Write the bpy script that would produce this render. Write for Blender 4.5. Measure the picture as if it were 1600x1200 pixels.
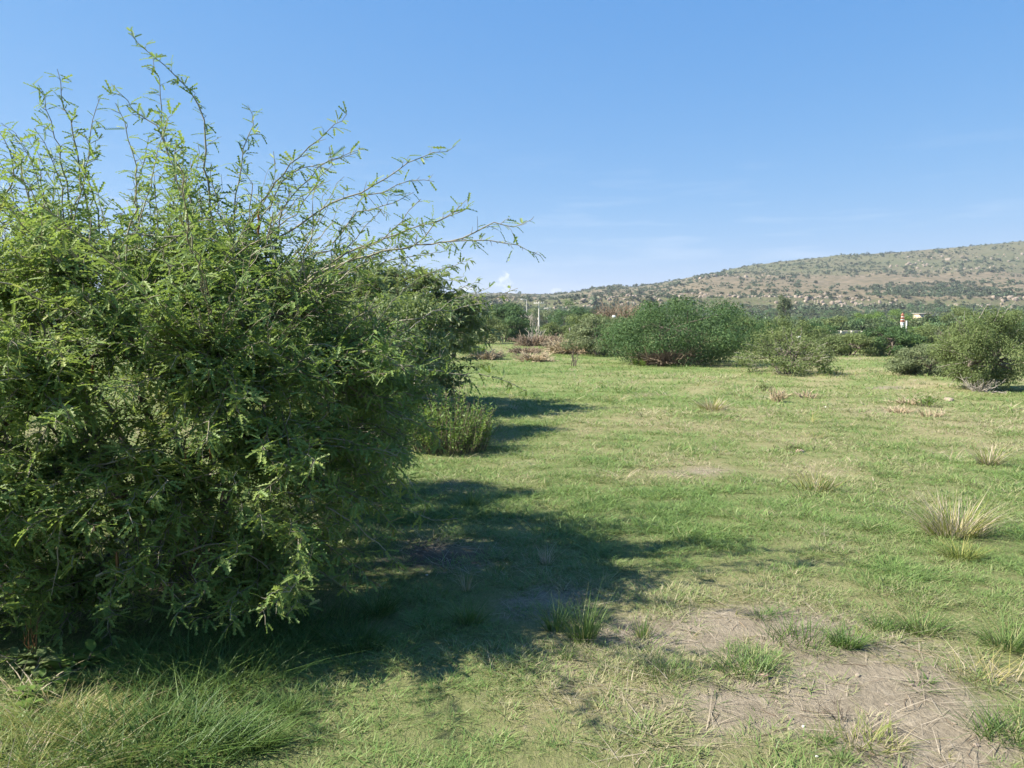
import bpy, math, random
import numpy as np
from mathutils import Vector, Matrix, Euler

rng = np.random.default_rng(11)
random.seed(11)
scene = bpy.context.scene
for o in list(bpy.data.objects):
    bpy.data.objects.remove(o)
C = scene.collection

# ---------------------------------------------------------------- camera
CAM_H = 1.6
F_PX = 1208.0                       # focal length in pixels of the 1600 px wide photograph
PITCH = math.radians(4.5)
cam_d = bpy.data.cameras.new('camera')
cam_d.sensor_width = 36.0
cam_d.lens = 36.0 * F_PX / 1600.0
cam_d.clip_start = 0.05
cam_d.clip_end = 20000
cam = bpy.data.objects.new('camera', cam_d)
C.objects.link(cam)
cam.location = (0, 0, CAM_H)
cam.rotation_euler = (math.radians(90) - PITCH, 0, 0)
scene.camera = cam

# ---------------------------------------------------------------- light
SUN_EL = math.radians(45)
SUN_DIR = Vector((-1.0, -0.15, 0)).normalized() * math.cos(SUN_EL) + Vector((0, 0, math.sin(SUN_EL)))
sun_d = bpy.data.lights.new('sun', 'SUN')
sun_d.energy = 5.0
sun_d.angle = math.radians(0.53)
sun_d.color = (1.0, 0.93, 0.82)
sun = bpy.data.objects.new('sun', sun_d)
C.objects.link(sun)
sun.rotation_euler = SUN_DIR.to_track_quat('Z', 'Y').to_euler()

world = bpy.data.worlds.new('World')
scene.world = world
world.use_nodes = True
wt = world.node_tree
for n in list(wt.nodes):
    wt.nodes.remove(n)


def wn(t, **kw):
    n = wt.nodes.new(t)
    for k, v in kw.items():
        setattr(n, k, v)
    return n


w_out = wn('ShaderNodeOutputWorld')
w_bg = wn('ShaderNodeBackground')
w_bg.inputs['Strength'].default_value = 0.112
sky = wn('ShaderNodeTexSky', sky_type='NISHITA')
sky.sun_disc = False
sky.sun_elevation = SUN_EL
sky.sun_rotation = math.atan2(SUN_DIR.x, SUN_DIR.y)
sky.altitude = 1900
sky.air_density = 1.0
sky.dust_density = 0.2
sky.ozone_density = 3.0
w_co = wn('ShaderNodeTexCoord')


def wmath(op, a, b=None, c=None, clamp=False):
    n = wn('ShaderNodeMath', operation=op, use_clamp=clamp)
    for i, v in enumerate((a, b, c)):
        if v is None:
            continue
        if isinstance(v, (int, float)):
            n.inputs[i].default_value = v
        else:
            wt.links.new(v, n.inputs[i])
    return n.outputs[0]


# thin wisps low over the horizon and two small cumulus heads behind the ridge
w_map = wn('ShaderNodeMapping')
w_map.inputs['Scale'].default_value = (3.0, 3.0, 26.0)
wt.links.new(w_co.outputs['Generated'], w_map.inputs['Vector'])
w_noise = wn('ShaderNodeTexNoise')
w_noise.inputs['Scale'].default_value = 2.1
w_noise.inputs['Detail'].default_value = 6
w_noise.inputs['Roughness'].default_value = 0.55
wt.links.new(w_map.outputs[0], w_noise.inputs['Vector'])
w_sep = wn('ShaderNodeSeparateXYZ')
wt.links.new(w_co.outputs['Generated'], w_sep.inputs[0])
band = wmath('MULTIPLY', wmath('SMOOTH_MIN', wmath('MULTIPLY', w_sep.outputs['Z'], 12.0), 1.0, 0.2),
             wmath('SUBTRACT', 1.0, wmath('MULTIPLY', w_sep.outputs['Z'], 4.2), clamp=True), clamp=True)
wisp = wmath('MULTIPLY', wmath('MULTIPLY', wmath('SUBTRACT', w_noise.outputs['Fac'], 0.52), 3.2, clamp=True), band, clamp=True)
w_noise2 = wn('ShaderNodeTexNoise')
w_noise2.inputs['Scale'].default_value = 95
w_noise2.inputs['Detail'].default_value = 5
w_noise2.inputs['Roughness'].default_value = 0.7
wt.links.new(w_co.outputs['Generated'], w_noise2.inputs['Vector'])


def puff(x, z, sx, sz):
    dv = Vector((x, 1.0, z)).normalized()
    dx = wmath('DIVIDE', wmath('SUBTRACT', w_sep.outputs['X'], dv.x), sx)
    dz = wmath('DIVIDE', wmath('SUBTRACT', w_sep.outputs['Z'], dv.z), sz)
    r2 = wmath('ADD', wmath('MULTIPLY', dx, dx), wmath('MULTIPLY', dz, dz))
    d = wmath('SUBTRACT', wmath('ADD', wmath('SUBTRACT', 1.0, r2), wmath('MULTIPLY', w_noise2.outputs['Fac'], 5.0)), 3.0)
    front = wmath('GREATER_THAN', w_sep.outputs['Y'], 0.0)
    return wmath('MULTIPLY', wmath('MULTIPLY', d, 0.8, clamp=True), front)


p1 = wmath('MAXIMUM', puff(-0.0075, 0.046, 0.019, 0.014), puff(-0.010, 0.056, 0.012, 0.011))
p2 = puff(0.053, 0.041, 0.014, 0.005)
p3 = puff(-0.058, 0.044, 0.016, 0.007)
cl = wmath('MAXIMUM', wmath('MULTIPLY', wisp, 0.36), wmath('MULTIPLY', wmath('MAXIMUM', p1, wmath('MAXIMUM', p2, p3)), 0.8))
w_mix = wn('ShaderNodeMix', data_type='RGBA')
wt.links.new(cl, w_mix.inputs['Factor'])
# the phone's soft shoulder on a bright sky: the same curve over the whole dome
EXPOSURE = 1.42
w_sc, w_cc = wn('ShaderNodeSeparateColor'), wn('ShaderNodeCombineColor')
wt.links.new(sky.outputs[0], w_sc.inputs[0])
for ch, (gain, gam) in enumerate(((0.118, 0.97), (0.268, 0.51), (0.605, 0.22))):
    k = gain / (w_bg.inputs['Strength'].default_value * 2 ** EXPOSURE)
    wt.links.new(wmath('MULTIPLY', wmath('POWER', w_sc.outputs[ch], gam), k), w_cc.inputs[ch])
wt.links.new(w_cc.outputs[0], w_mix.inputs['A'])
w_mix.inputs['B'].default_value = (4.2, 4.25, 4.35, 1)
wt.links.new(w_mix.outputs['Result'], w_bg.inputs['Color'])
wt.links.new(w_bg.outputs[0], w_out.inputs['Surface'])

scene.view_settings.view_transform = 'Standard'
scene.view_settings.look = 'None'
scene.view_settings.gamma = 1.0
scene.view_settings.use_curve_mapping = False
scene.view_settings.exposure = EXPOSURE
scene.render.engine = 'CYCLES'
scene.cycles.max_bounces = 6
scene.cycles.diffuse_bounces = 4
scene.cycles.glossy_bounces = 2
scene.cycles.transmission_bounces = 4
scene.cycles.transparent_max_bounces = 4
scene.cycles.volume_bounces = 0
scene.cycles.use_denoising = True
scene.cycles.sample_clamp_indirect = 6.0
scene.cycles.denoiser = 'OPENIMAGEDENOISE'
scene.cycles.denoising_input_passes = 'RGB_ALBEDO_NORMAL'

# ---------------------------------------------------------------- helpers
CP, SP = math.cos(PITCH), math.sin(PITCH)


def ray(u, v):
    a = (u - 800.0) / F_PX
    b = (600.0 - v) / F_PX
    return np.array([a, CP + b * SP, -SP + b * CP])


def at(u, v, Y):
    d = ray(u, v)
    return np.array([0, 0, CAM_H]) + d * (Y / d[1])


def ground_at(u, v):
    d = ray(u, v)
    return np.array([0, 0, CAM_H]) + d * (-CAM_H / d[2])


def to_px(x, y, z):
    x, y, z = np.asarray(x, float), np.asarray(y, float), np.asarray(z, float) - CAM_H
    dep = y * CP - z * SP
    up = y * SP + z * CP
    dep = np.where(dep < 0.05, 0.05, dep)
    return 800 + F_PX * x / dep, 600 - F_PX * up / dep, dep


_perm = np.random.default_rng(5).permutation(256)
_perm = np.concatenate([_perm, _perm, _perm])
_grad = np.random.default_rng(6).normal(size=(256, 3))
_grad /= np.linalg.norm(_grad, axis=1)[:, None]


def noise3(x, y, z):
    x, y, z = np.broadcast_arrays(np.asarray(x, float), np.asarray(y, float), np.asarray(z, float))
    xi, yi, zi = np.floor(x).astype(int), np.floor(y).astype(int), np.floor(z).astype(int)
    xf, yf, zf = x - xi, y - yi, z - zi
    sx, sy, sz = [t * t * t * (t * (t * 6 - 15) + 10) for t in (xf, yf, zf)]
    out = 0
    for i in (0, 1):
        for j in (0, 1):
            for k in (0, 1):
                h = _perm[_perm[_perm[(xi + i) & 255] + ((yi + j) & 255)] + ((zi + k) & 255)]
                g = _grad[h]
                dot = g[..., 0] * (xf - i) + g[..., 1] * (yf - j) + g[..., 2] * (zf - k)
                w = (sx if i else 1 - sx) * (sy if j else 1 - sy) * (sz if k else 1 - sz)
                out = out + w * dot
    return out


def fbm(x, y, z=0.0, octv=4, gain=0.5):
    a, s, out = 1.0, 1.0, 0
    for _ in range(octv):
        out = out + a * noise3(np.asarray(x) * s, np.asarray(y) * s, np.asarray(z) * s + 7.3 * s)
        s *= 2.03
        a *= gain
    return out


def norm(v):
    v = np.asarray(v, float)
    return v / np.maximum(np.linalg.norm(v, axis=-1, keepdims=True), 1e-9)


def make_mesh(name, V, faces_list, mats=(), attrs=None, smooth=False, face_mat=None):
    """faces_list: list of (n,k) int arrays"""
    me = bpy.data.meshes.new(name)
    V = np.ascontiguousarray(V, dtype=np.float32)
    me.vertices.add(len(V))
    me.vertices.foreach_set('co', V.ravel())
    loops = np.concatenate([f.ravel() for f in faces_list]).astype(np.int32)
    sizes = np.concatenate([np.full(len(f), f.shape[1]) for f in faces_list]).astype(np.int32)
    starts = np.concatenate([[0], np.cumsum(sizes)[:-1]]).astype(np.int32)
    me.loops.add(len(loops))
    me.loops.foreach_set('vertex_index', loops)
    me.polygons.add(len(sizes))
    me.polygons.foreach_set('loop_start', starts)
    try:
        me.polygons.foreach_set('loop_total', sizes)
    except Exception:
        pass
    if smooth:
        me.polygons.foreach_set('use_smooth', np.ones(len(sizes), dtype=bool))
    for m in mats:
        me.materials.append(m)
    if face_mat is not None:
        me.polygons.foreach_set('material_index', face_mat.astype(np.int32))
    for k, a in (attrs or {}).items():
        at_ = me.attributes.new(k, 'FLOAT', 'POINT')
        at_.data.foreach_set('value', np.ascontiguousarray(a, dtype=np.float32))
    me.update(calc_edges=True)
    me.validate()
    return me


def link(name, data, parent=None, loc=None, kind=None):
    o = bpy.data.objects.new(name, data)
    C.objects.link(o)
    if parent is not None:
        o.parent = parent
    if loc is not None:
        o.location = loc
    if kind:
        o['kind'] = kind
    return o


def tag(o, label, cat, group=None):
    o['label'] = label
    o['category'] = cat
    if group:
        o['group'] = group
    return o


def empty(name, loc, label=None, cat=None, group=None):
    o = bpy.data.objects.new(name, None)
    o.empty_display_size = 0.2
    C.objects.link(o)
    o.location = loc
    if label:
        tag(o, label, cat, group)
    return o


class Acc:
    """collects vertices and faces of several pieces for ONE mesh"""
    def __init__(s):
        s.V, s.F, s.A, s.n = [], {}, [], 0

    def add(s, V, F, a=0.0):
        V = np.asarray(V, float).reshape(-1, 3)
        F = np.asarray(F, int)
        s.F.setdefault(F.shape[1], []).append(F + s.n)
        s.V.append(V)
        s.A.append(np.broadcast_to(np.asarray(a, float), (len(V),)))
        s.n += len(V)

    def mesh(s, name, mats, smooth=False):
        fl = [np.concatenate(f) for f in s.F.values()]
        return make_mesh(name, np.concatenate(s.V), fl, mats, {'rnd': np.concatenate(s.A)}, smooth)


def tube(acc, pts, radii, sides=5, a=0.0, cap=True):
    pts = np.asarray(pts, float)
    n = len(pts)
    radii = np.broadcast_to(np.asarray(radii, float), (n,))
    T = norm(np.gradient(pts, axis=0))
    ref = np.array([0.0, 0, 1]) if abs(T[0, 2]) < 0.9 else np.array([1.0, 0, 0])
    X = norm(np.cross(T, ref))
    for i in range(1, n):                     # keep the frame from flipping
        if np.dot(X[i], X[i - 1]) < 0:
            X[i] = -X[i]
    Y = np.cross(T, X)
    ang = np.arange(sides) * 2 * np.pi / sides
    ring = X[:, None, :] * np.cos(ang)[None, :, None] + Y[:, None, :] * np.sin(ang)[None, :, None]
    V = pts[:, None, :] + ring * radii[:, None, None]
    i = np.arange(n - 1)[:, None] * sides
    j = np.arange(sides)[None, :]
    j2 = (j + 1) % sides
    Fq = np.stack([i + j, i + j2, i + sides + j2, i + sides + j], -1).reshape(-1, 4)
    acc.add(V.reshape(-1, 3), Fq, a)


def strands(P, D, L, K, bend, r0, r1, wig=0.0, R=rng):
    """M thin three-sided twigs in one go -> V, F(quads), centre points (M,K,3)"""
    M = len(P)
    t = np.linspace(0, 1, K)
    pts = P[:, None, :] + D[:, None, :] * (L[:, None] * t[None, :])[..., None] + bend[:, None, :] * (L[:, None] * t[None, :] ** 2)[..., None]
    if wig:
        side = norm(np.cross(D, R.normal(size=(M, 3))))
        zz = np.where(np.arange(K) % 2, 1.0, -1.0)
        zz[0] = 0
        pts = pts + side[:, None, :] * (zz[None, :] * wig * L[:, None])[..., None]
    X = norm(np.cross(D, R.normal(size=(M, 3))))
    Y = np.cross(D, X)
    ang = np.arange(3) * 2 * np.pi / 3
    ring = X[:, None, :] * np.cos(ang)[None, :, None] + Y[:, None, :] * np.sin(ang)[None, :, None]
    r0 = np.broadcast_to(r0, (M,))
    r1 = np.broadcast_to(r1, (M,))
    rad = r0[:, None] * (1 - t)[None, :] + r1[:, None] * t[None, :]
    V = pts[:, :, None, :] + ring[:, None, :, :] * rad[:, :, None, None]
    base = (np.arange(M) * K * 3)[:, None, None]
    i = (np.arange(K - 1) * 3)[None, :, None]
    j = np.arange(3)[None, None, :]
    j2 = (j + 1) % 3
    Fq = np.stack([base + i + j, base + i + j2, base + i + 3 + j2, base + i + 3 + j], -1).reshape(-1, 4)
    return V.reshape(-1, 3), Fq, pts


def pinna_template(pairs, fill=0.9, droop=0.18):
    """feather leaf of unit length: pairs of leaflets along a drooping midrib; x along, y across (half width 0.5), z up"""
    V, Fc = [], []
    for k in range(pairs):
        x0 = 0.06 + 0.9 * k / pairs
        x1 = x0 + 0.9 / pairs * fill
        w = 0.5 * min(1.0, 0.55 + 1.6 * (k + .5) / pairs) * (1.0 if k < pairs - 2 else 0.8)
        for s in (-1, 1):
            b = len(V)
            xm = (x0 + x1) / 2 + 0.10
            V += [(x0, 0, -droop * x0 * x0), (xm, s * w, 0.05 - droop * xm * xm), (x1, 0, -droop * x1 * x1)]
            Fc.append((b, b + 1, b + 2) if s > 0 else (b + 2, b + 1, b))
    return np.array(V, float), np.array(Fc, int)


def blade_template(droop=0.25):
    V = np.array([(0, 0, 0), (0.5, -0.5, -droop * .2 + .04), (0.5, 0.5, -droop * .2 + .04), (1, 0, -droop)], float)
    return V, np.array([(0, 1, 2), (1, 3, 2)], int)


def spray(P, D, N, L, W, tmpl, R=rng, tone=None):
    """one template leaf per point, all in one mesh -> V, F, rnd"""
    TV, TF = tmpl
    D = norm(D)
    S = norm(np.cross(N, D))
    N = np.cross(D, S)
    x = TV[:, 0][None, :, None] * L[:, None, None]
    y = TV[:, 1][None, :, None] * W[:, None, None]
    z = TV[:, 2][None, :, None] * L[:, None, None]
    V = P[:, None, :] + D[:, None, :] * x + S[:, None, :] * y + N[:, None, :] * z
    m = len(TV)
    Fc = TF[None] + (np.arange(len(P)) * m)[:, None, None]
    r = R.random(len(P)) if tone is None else tone
    return V.reshape(-1, 3), Fc.reshape(-1, TF.shape[1]), np.repeat(r, m)


def blades(P, az, lean, h, w, curve, segs, R=rng):
    """grass blades: tapered strips that bend over -> V, F4/F3 as quads (last one degenerate avoided) """
    M = len(P)
    t = np.linspace(0, 1, segs + 1)
    dh = np.stack([np.cos(az), np.sin(az), np.zeros(M)], -1)
    wd = np.stack([-np.sin(az), np.cos(az), np.zeros(M)], -1)
    tw = R.normal(0, .6, M)
    wd = wd * np.cos(tw)[:, None] + dh * np.sin(tw)[:, None]
    hor = (lean * h)[:, None] * t + (curve * h)[:, None] * t ** 2
    ver = h[:, None] * (t[None] - (0.42 * curve)[:, None] * t[None] ** 2)
    c = P[:, None, :] + dh[:, None, :] * hor[..., None]
    c[..., 2] += ver
    ww = w[:, None] * (1 - t ** 1.6)[None] * 0.5 + 0.0002
    a = c - wd[:, None, :] * ww[..., None]
    b = c + wd[:, None, :] * ww[..., None]
    V = np.stack([a, b], 2).reshape(M, -1, 3)
    base = (np.arange(M) * (segs + 1) * 2)[:, None]
    i = (np.arange(segs) * 2)[None]
    Fq = np.stack([base + i, base + i + 1, base + i + 3, base + i + 2], -1).reshape(-1, 4)
    return V.reshape(-1, 3), Fq, (segs + 1) * 2


# ---------------------------------------------------------------- materials
def mat(name):
    m = bpy.data.materials.new(name)
    m.use_nodes = True
    nt = m.node_tree
    for n in list(nt.nodes):
        nt.nodes.remove(n)
    out = nt.nodes.new('ShaderNodeOutputMaterial')
    return m, nt, out


def N_(nt, t, **kw):
    n = nt.nodes.new(t)
    for k, v in kw.items():
        setattr(n, k, v)
    return n


def ramp(nt, fac, stops, k=1.0):
    stops = [(p, tuple(v * k for v in c)) for p, c in stops]
    r = N_(nt, 'ShaderNodeValToRGB')
    e = r.color_ramp.elements
    while len(e) > 1:
        e.remove(e[-1])
    e[0].position, e[0].color = stops[0][0], (*stops[0][1], 1)
    for p, c in stops[1:]:
        x = e.new(p)
        x.color = (*c, 1)
    nt.links.new(fac, r.inputs[0])
    return r.outputs[0]


def math_(nt, op, a, b=None, clamp=False):
    n = N_(nt, 'ShaderNodeMath', operation=op, use_clamp=clamp)
    for i, v in enumerate((a, b)):
        if v is None:
            continue
        if isinstance(v, (int, float)):
            n.inputs[i].default_value = v
        else:
            nt.links.new(v, n.inputs[i])
    return n.outputs[0]


def mixc(nt, fac, a, b, mode='MIX'):
    n = N_(nt, 'ShaderNodeMix', data_type='RGBA', blend_type=mode)
    for k, v in (('Factor', fac), ('A', a), ('B', b)):
        if isinstance(v, (int, float)):
            n.inputs[k].default_value = v
        elif isinstance(v, tuple):
            n.inputs[k].default_value = (*v, 1)
        else:
            nt.links.new(v, n.inputs[k])
    return n.outputs['Result']


def tex(nt, scale, detail=4, rough=0.55, coord='Object', stretch=None, dist=0.0):
    tc = N_(nt, 'ShaderNodeTexCoord')
    vec = tc.outputs[coord]
    if stretch:
        mp = N_(nt, 'ShaderNodeMapping')
        mp.inputs['Scale'].default_value = stretch
        nt.links.new(vec, mp.inputs['Vector'])
        vec = mp.outputs[0]
    n = N_(nt, 'ShaderNodeTexNoise')
    n.inputs['Scale'].default_value = scale
    n.inputs['Detail'].default_value = detail
    n.inputs['Roughness'].default_value = rough
    n.inputs['Distortion'].default_value = dist
    nt.links.new(vec, n.inputs['Vector'])
    return n.outputs['Fac']


def attr(nt, name, typ='GEOMETRY'):
    a = N_(nt, 'ShaderNodeAttribute', attribute_name=name, attribute_type=typ)
    return a.outputs['Fac']


def leaf_mat(name, stops, transl=0.3, tcol=(0.22, 0.30, 0.04), rough=0.5, big=0.0, spec=0.35, use_obj=True, inst=False):
    """leaf tissue: tone per leaf from the rnd attribute, light passing through"""
    m, nt, out = mat(name)
    r = attr(nt, 'rnd')
    if use_obj:
        oi = N_(nt, 'ShaderNodeObjectInfo')
        k = 0.35 if inst else 1.0
        r = math_(nt, 'FRACT', math_(nt, 'ADD', r, math_(nt, 'MULTIPLY', oi.outputs['Random'], k)))
    if big:
        nz = tex(nt, big, 2)
        r = math_(nt, 'ADD', math_(nt, 'MULTIPLY', r, 0.65), math_(nt, 'MULTIPLY', math_(nt, 'SUBTRACT', nz, 0.33), 1.0), clamp=True)
    col = ramp(nt, r, stops)
    if inst:
        oi2 = N_(nt, 'ShaderNodeObjectInfo')
        hs = N_(nt, 'ShaderNodeHueSaturation')
        nt.links.new(col, hs.inputs['Color'])
        nt.links.new(math_(nt, 'ADD', math_(nt, 'MULTIPLY', oi2.outputs['Random'], 0.06), 0.47), hs.inputs['Hue'])
        nt.links.new(math_(nt, 'ADD', math_(nt, 'MULTIPLY', oi2.outputs['Random'], 0.7), 0.65), hs.inputs['Value'])
        col = hs.outputs[0]
    b = N_(nt, 'ShaderNodeBsdfPrincipled')
    nt.links.new(col, b.inputs['Base Color'])
    b.inputs['Roughness'].default_value = rough
    b.inputs['Specular IOR Level'].default_value = spec
    tr = N_(nt, 'ShaderNodeBsdfTranslucent')
    nt.links.new(mixc(nt, 0.6, col, tcol), tr.inputs['Color'])
    mx = N_(nt, 'ShaderNodeMixShader')
    mx.inputs[0].default_value = transl
    nt.links.new(b.outputs[0], mx.inputs[1])
    nt.links.new(tr.outputs[0], mx.inputs[2])
    nt.links.new(mx.outputs[0], out.inputs['Surface'])
    return m


def plain(name, stops, scale=8.0, rough=0.85, stretch=None, bump=0.0, coord='Object', use_rnd=False):
    m, nt, out = mat(name)
    f = tex(nt, scale, 5, 0.6, coord, stretch)
    if use_rnd:
        f = math_(nt, 'ADD', math_(nt, 'MULTIPLY', f, 0.4), math_(nt, 'MULTIPLY', attr(nt, 'rnd'), 0.7), clamp=True)
    b = N_(nt, 'ShaderNodeBsdfPrincipled')
    nt.links.new(ramp(nt, f, stops), b.inputs['Base Color'])
    b.inputs['Roughness'].default_value = rough
    b.inputs['Specular IOR Level'].default_value = 0.25
    if bump:
        bp = N_(nt, 'ShaderNodeBump')
        bp.inputs['Strength'].default_value = bump
        bp.inputs['Distance'].default_value = 0.02
        nt.links.new(tex(nt, scale * 2.5, 6, 0.65, coord, stretch), bp.inputs['Height'])
        nt.links.new(bp.outputs[0], b.inputs['Normal'])
    nt.links.new(b.outputs[0], out.inputs['Surface'])
    return m


M = {}
M['mesquite'] = leaf_mat('mesquite_leaf', [(0, (0.090, 0.168, 0.054)), (.45, (0.168, 0.252, 0.066)), (.8, (0.240, 0.305, 0.075)), (.95, (0.32, 0.35, 0.10)), (1, (0.36, 0.27, 0.12))],
                         0.38, (0.30, 0.41, 0.07), 0.55, big=0.9, spec=0.3)
M['mesquite_far'] = leaf_mat('mesquite_leaf_far', [(0, (0.095, 0.145, 0.058)), (.5, (0.150, 0.205, 0.078)), (1, (0.235, 0.27, 0.115))],
                             0.38, (0.28, 0.36, 0.07), 0.55, big=0.5)
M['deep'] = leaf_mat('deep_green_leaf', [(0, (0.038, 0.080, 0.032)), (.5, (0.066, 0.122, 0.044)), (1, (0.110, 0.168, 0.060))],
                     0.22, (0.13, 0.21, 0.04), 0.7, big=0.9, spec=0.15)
M['olive'] = leaf_mat('olive_leaf', [(0, (0.085, 0.125, 0.045)), (.5, (0.135, 0.18, 0.065)), (1, (0.21, 0.24, 0.10))],
                      0.28, (0.22, 0.26, 0.06), 0.7, big=0.8, spec=0.15)
M['grey'] = leaf_mat('grey_green_leaf', [(0, (0.10, 0.135, 0.065)), (.5, (0.155, 0.19, 0.09)), (1, (0.24, 0.26, 0.14))],
                     0.25, (0.2, 0.24, 0.08), 0.7, big=0.8, spec=0.15)
M['bright'] = leaf_mat('bright_green_leaf', [(0, (0.07, 0.13, 0.03)), (.5, (0.12, 0.20, 0.04)), (1, (0.2, 0.28, 0.07))],
                       0.32, (0.28, 0.38, 0.05), 0.5, big=0.6)
M['belt'] = leaf_mat('belt_leaf', [(0, (0.055, 0.09, 0.04)), (.5, (0.09, 0.14, 0.055)), (1, (0.15, 0.20, 0.08))],
                     0.22, (0.14, 0.2, 0.05), 0.55, inst=True)
M['scrub'] = leaf_mat('scrub_leaf', [(0, (0.045, 0.070, 0.036)), (.5, (0.078, 0.105, 0.052)), (1, (0.135, 0.15, 0.08))],
                      0.15, (0.14, 0.18, 0.06), 0.6, inst=True)
M['bark'] = plain('grey_bark', [(.3, (0.075, 0.058, 0.045)), (.55, (0.15, 0.125, 0.10)), (.75, (0.25, 0.22, 0.185))], 14, 0.9, (1, 1, .35), 0.8)
M['twig'] = plain('twig_bark', [(.3, (0.12, 0.10, 0.065)), (.55, (0.20, 0.18, 0.125)), (.8, (0.30, 0.28, 0.21))], 9, 0.8, use_rnd=True)
M['dry'] = plain('dry_twig', [(.2, (0.12, 0.085, 0.055)), (.5, (0.20, 0.145, 0.10)), (.8, (0.30, 0.235, 0.165))], 6, 0.9, use_rnd=True)
M['straw'] = plain('straw', [(.15, (0.24, 0.18, 0.11)), (.5, (0.38, 0.30, 0.19)), (.9, (0.52, 0.44, 0.30))], 5, 0.8, use_rnd=True)
M['bare'] = plain('pale_bare_wood', [(.2, (0.26, 0.23, 0.19)), (.8, (0.45, 0.41, 0.35))], 5, 0.9)
M['pod'] = plain('dry_pod', [(.3, (0.17, 0.08, 0.03)), (.7, (0.28, 0.14, 0.05))], 20, 0.6)
M['concrete'] = plain('pole_concrete', [(.3, (0.52, 0.49, 0.45)), (.7, (0.66, 0.63, 0.58))], 3, 0.8)
M['white'] = plain('white_paint', [(.3, (0.72, 0.71, 0.69)), (.7, (0.82, 0.81, 0.79))], 2, 0.6)
M['red'] = plain('faded_red_paint', [(.3, (0.36, 0.14, 0.09)), (.7, (0.44, 0.19, 0.13))], 3, 0.6)
M['wall'] = plain('pale_plaster', [(.3, (0.36, 0.34, 0.29)), (.7, (0.46, 0.43, 0.37))], 1.5, 0.9)
M['tanwall'] = plain('tan_plaster', [(.3, (0.50, 0.40, 0.26)), (.7, (0.60, 0.50, 0.34))], 1.5, 0.9)
M['dark'] = plain('dark_opening', [(.3, (0.03, 0.03, 0.03)), (.7, (0.06, 0.055, 0.05))], 2, 0.7)
M['post'] = plain('weathered_wood', [(.3, (0.09, 0.07, 0.055)), (.7, (0.2, 0.17, 0.13))], 12, 0.9, (1, 1, .2))
M['rock'] = plain('pale_rock', [(.25, (0.15, 0.125, 0.10)), (.5, (0.27, 0.22, 0.17)), (.75, (0.38, 0.315, 0.25))], 0.8, 0.9, bump=.4)
M['stone'] = plain('field_stone', [(.3, (0.36, 0.24, 0.18)), (.7, (0.50, 0.36, 0.28))], 25, 0.9, bump=.5)
M['chip'] = plain('white_chip', [(.3, (0.55, 0.52, 0.47)), (.7, (0.72, 0.70, 0.66))], 25, 0.8)


def grass_mat(name, stops, transl=0.35, hue_var=0.03, tint=True):
    m, nt, out = mat(name)
    r = attr(nt, 'rnd')
    oi = N_(nt, 'ShaderNodeObjectInfo')
    if tint:
        ti = attr(nt, 'tint', 'INSTANCER')
        r = math_(nt, 'ADD', math_(nt, 'MULTIPLY', r, 0.6), math_(nt, 'MULTIPLY', ti, 0.55), clamp=True)
    col = ramp(nt, r, stops, .85)
    b = N_(nt, 'ShaderNodeBsdfPrincipled')
    nt.links.new(col, b.inputs['Base Color'])
    b.inputs['Roughness'].default_value = 0.5
    b.inputs['Specular IOR Level'].default_value = 0.3
    tr = N_(nt, 'ShaderNodeBsdfTranslucent')
    nt.links.new(mixc(nt, 0.15, col, (0.35, 0.4, 0.08)), tr.inputs['Color'])
    mx = N_(nt, 'ShaderNodeMixShader')
    mx.inputs[0].default_value = transl
    nt.links.new(b.outputs[0], mx.inputs[1])
    nt.links.new(tr.outputs[0], mx.inputs[2])
    nt.links.new(mx.outputs[0], out.inputs['Surface'])
    return m


M['turf'] = grass_mat('turf_blade', [(0, (0.115, 0.20, 0.05)), (.3, (0.175, 0.295, 0.08)), (.55, (0.23, 0.325, 0.098)), (.75, (0.34, 0.345, 0.16)), (1, (0.48, 0.42, 0.28))])
M['lush'] = grass_mat('long_grass_blade', [(0, (0.055, 0.12, 0.028)), (.5, (0.095, 0.18, 0.04)), (.85, (0.17, 0.25, 0.07)), (1, (0.36, 0.32, 0.15))], tint=False)
M['bunch'] = grass_mat('bunch_grass_blade', [(0, (0.16, 0.22, 0.055)), (.35, (0.27, 0.30, 0.075)), (.55, (0.40, 0.35, 0.13)), (.75, (0.48, 0.40, 0.27)), (1, (0.58, 0.50, 0.39))], tint=False)

# ---------------------------------------------------------------- ground
def gz(x, y):
    x, y = np.asarray(x, float), np.asarray(y, float)
    near = 1 / (1 + (np.hypot(x, y) / 60) ** 2)
    return 0.045 * near * fbm(x * .35, y * .35, 3.1, 3) + 0.012 * near * noise3(x * 2.1, y * 2.1, 9.0)


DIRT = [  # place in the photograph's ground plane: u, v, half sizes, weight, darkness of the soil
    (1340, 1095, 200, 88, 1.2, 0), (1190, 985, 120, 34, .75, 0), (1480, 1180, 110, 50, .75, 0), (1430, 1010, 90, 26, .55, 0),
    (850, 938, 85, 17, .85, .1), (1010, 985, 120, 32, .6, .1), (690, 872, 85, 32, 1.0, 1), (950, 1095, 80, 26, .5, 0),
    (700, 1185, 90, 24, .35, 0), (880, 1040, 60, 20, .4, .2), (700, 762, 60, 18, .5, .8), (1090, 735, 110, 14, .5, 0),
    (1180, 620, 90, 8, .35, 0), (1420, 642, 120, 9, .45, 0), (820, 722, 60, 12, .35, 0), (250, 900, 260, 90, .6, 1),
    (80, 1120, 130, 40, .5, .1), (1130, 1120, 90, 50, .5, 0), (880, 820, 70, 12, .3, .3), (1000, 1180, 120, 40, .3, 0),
    (1390, 606, 70, 3, .6, 0), (830, 570, 120, 7, .25, 0),
]


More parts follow.
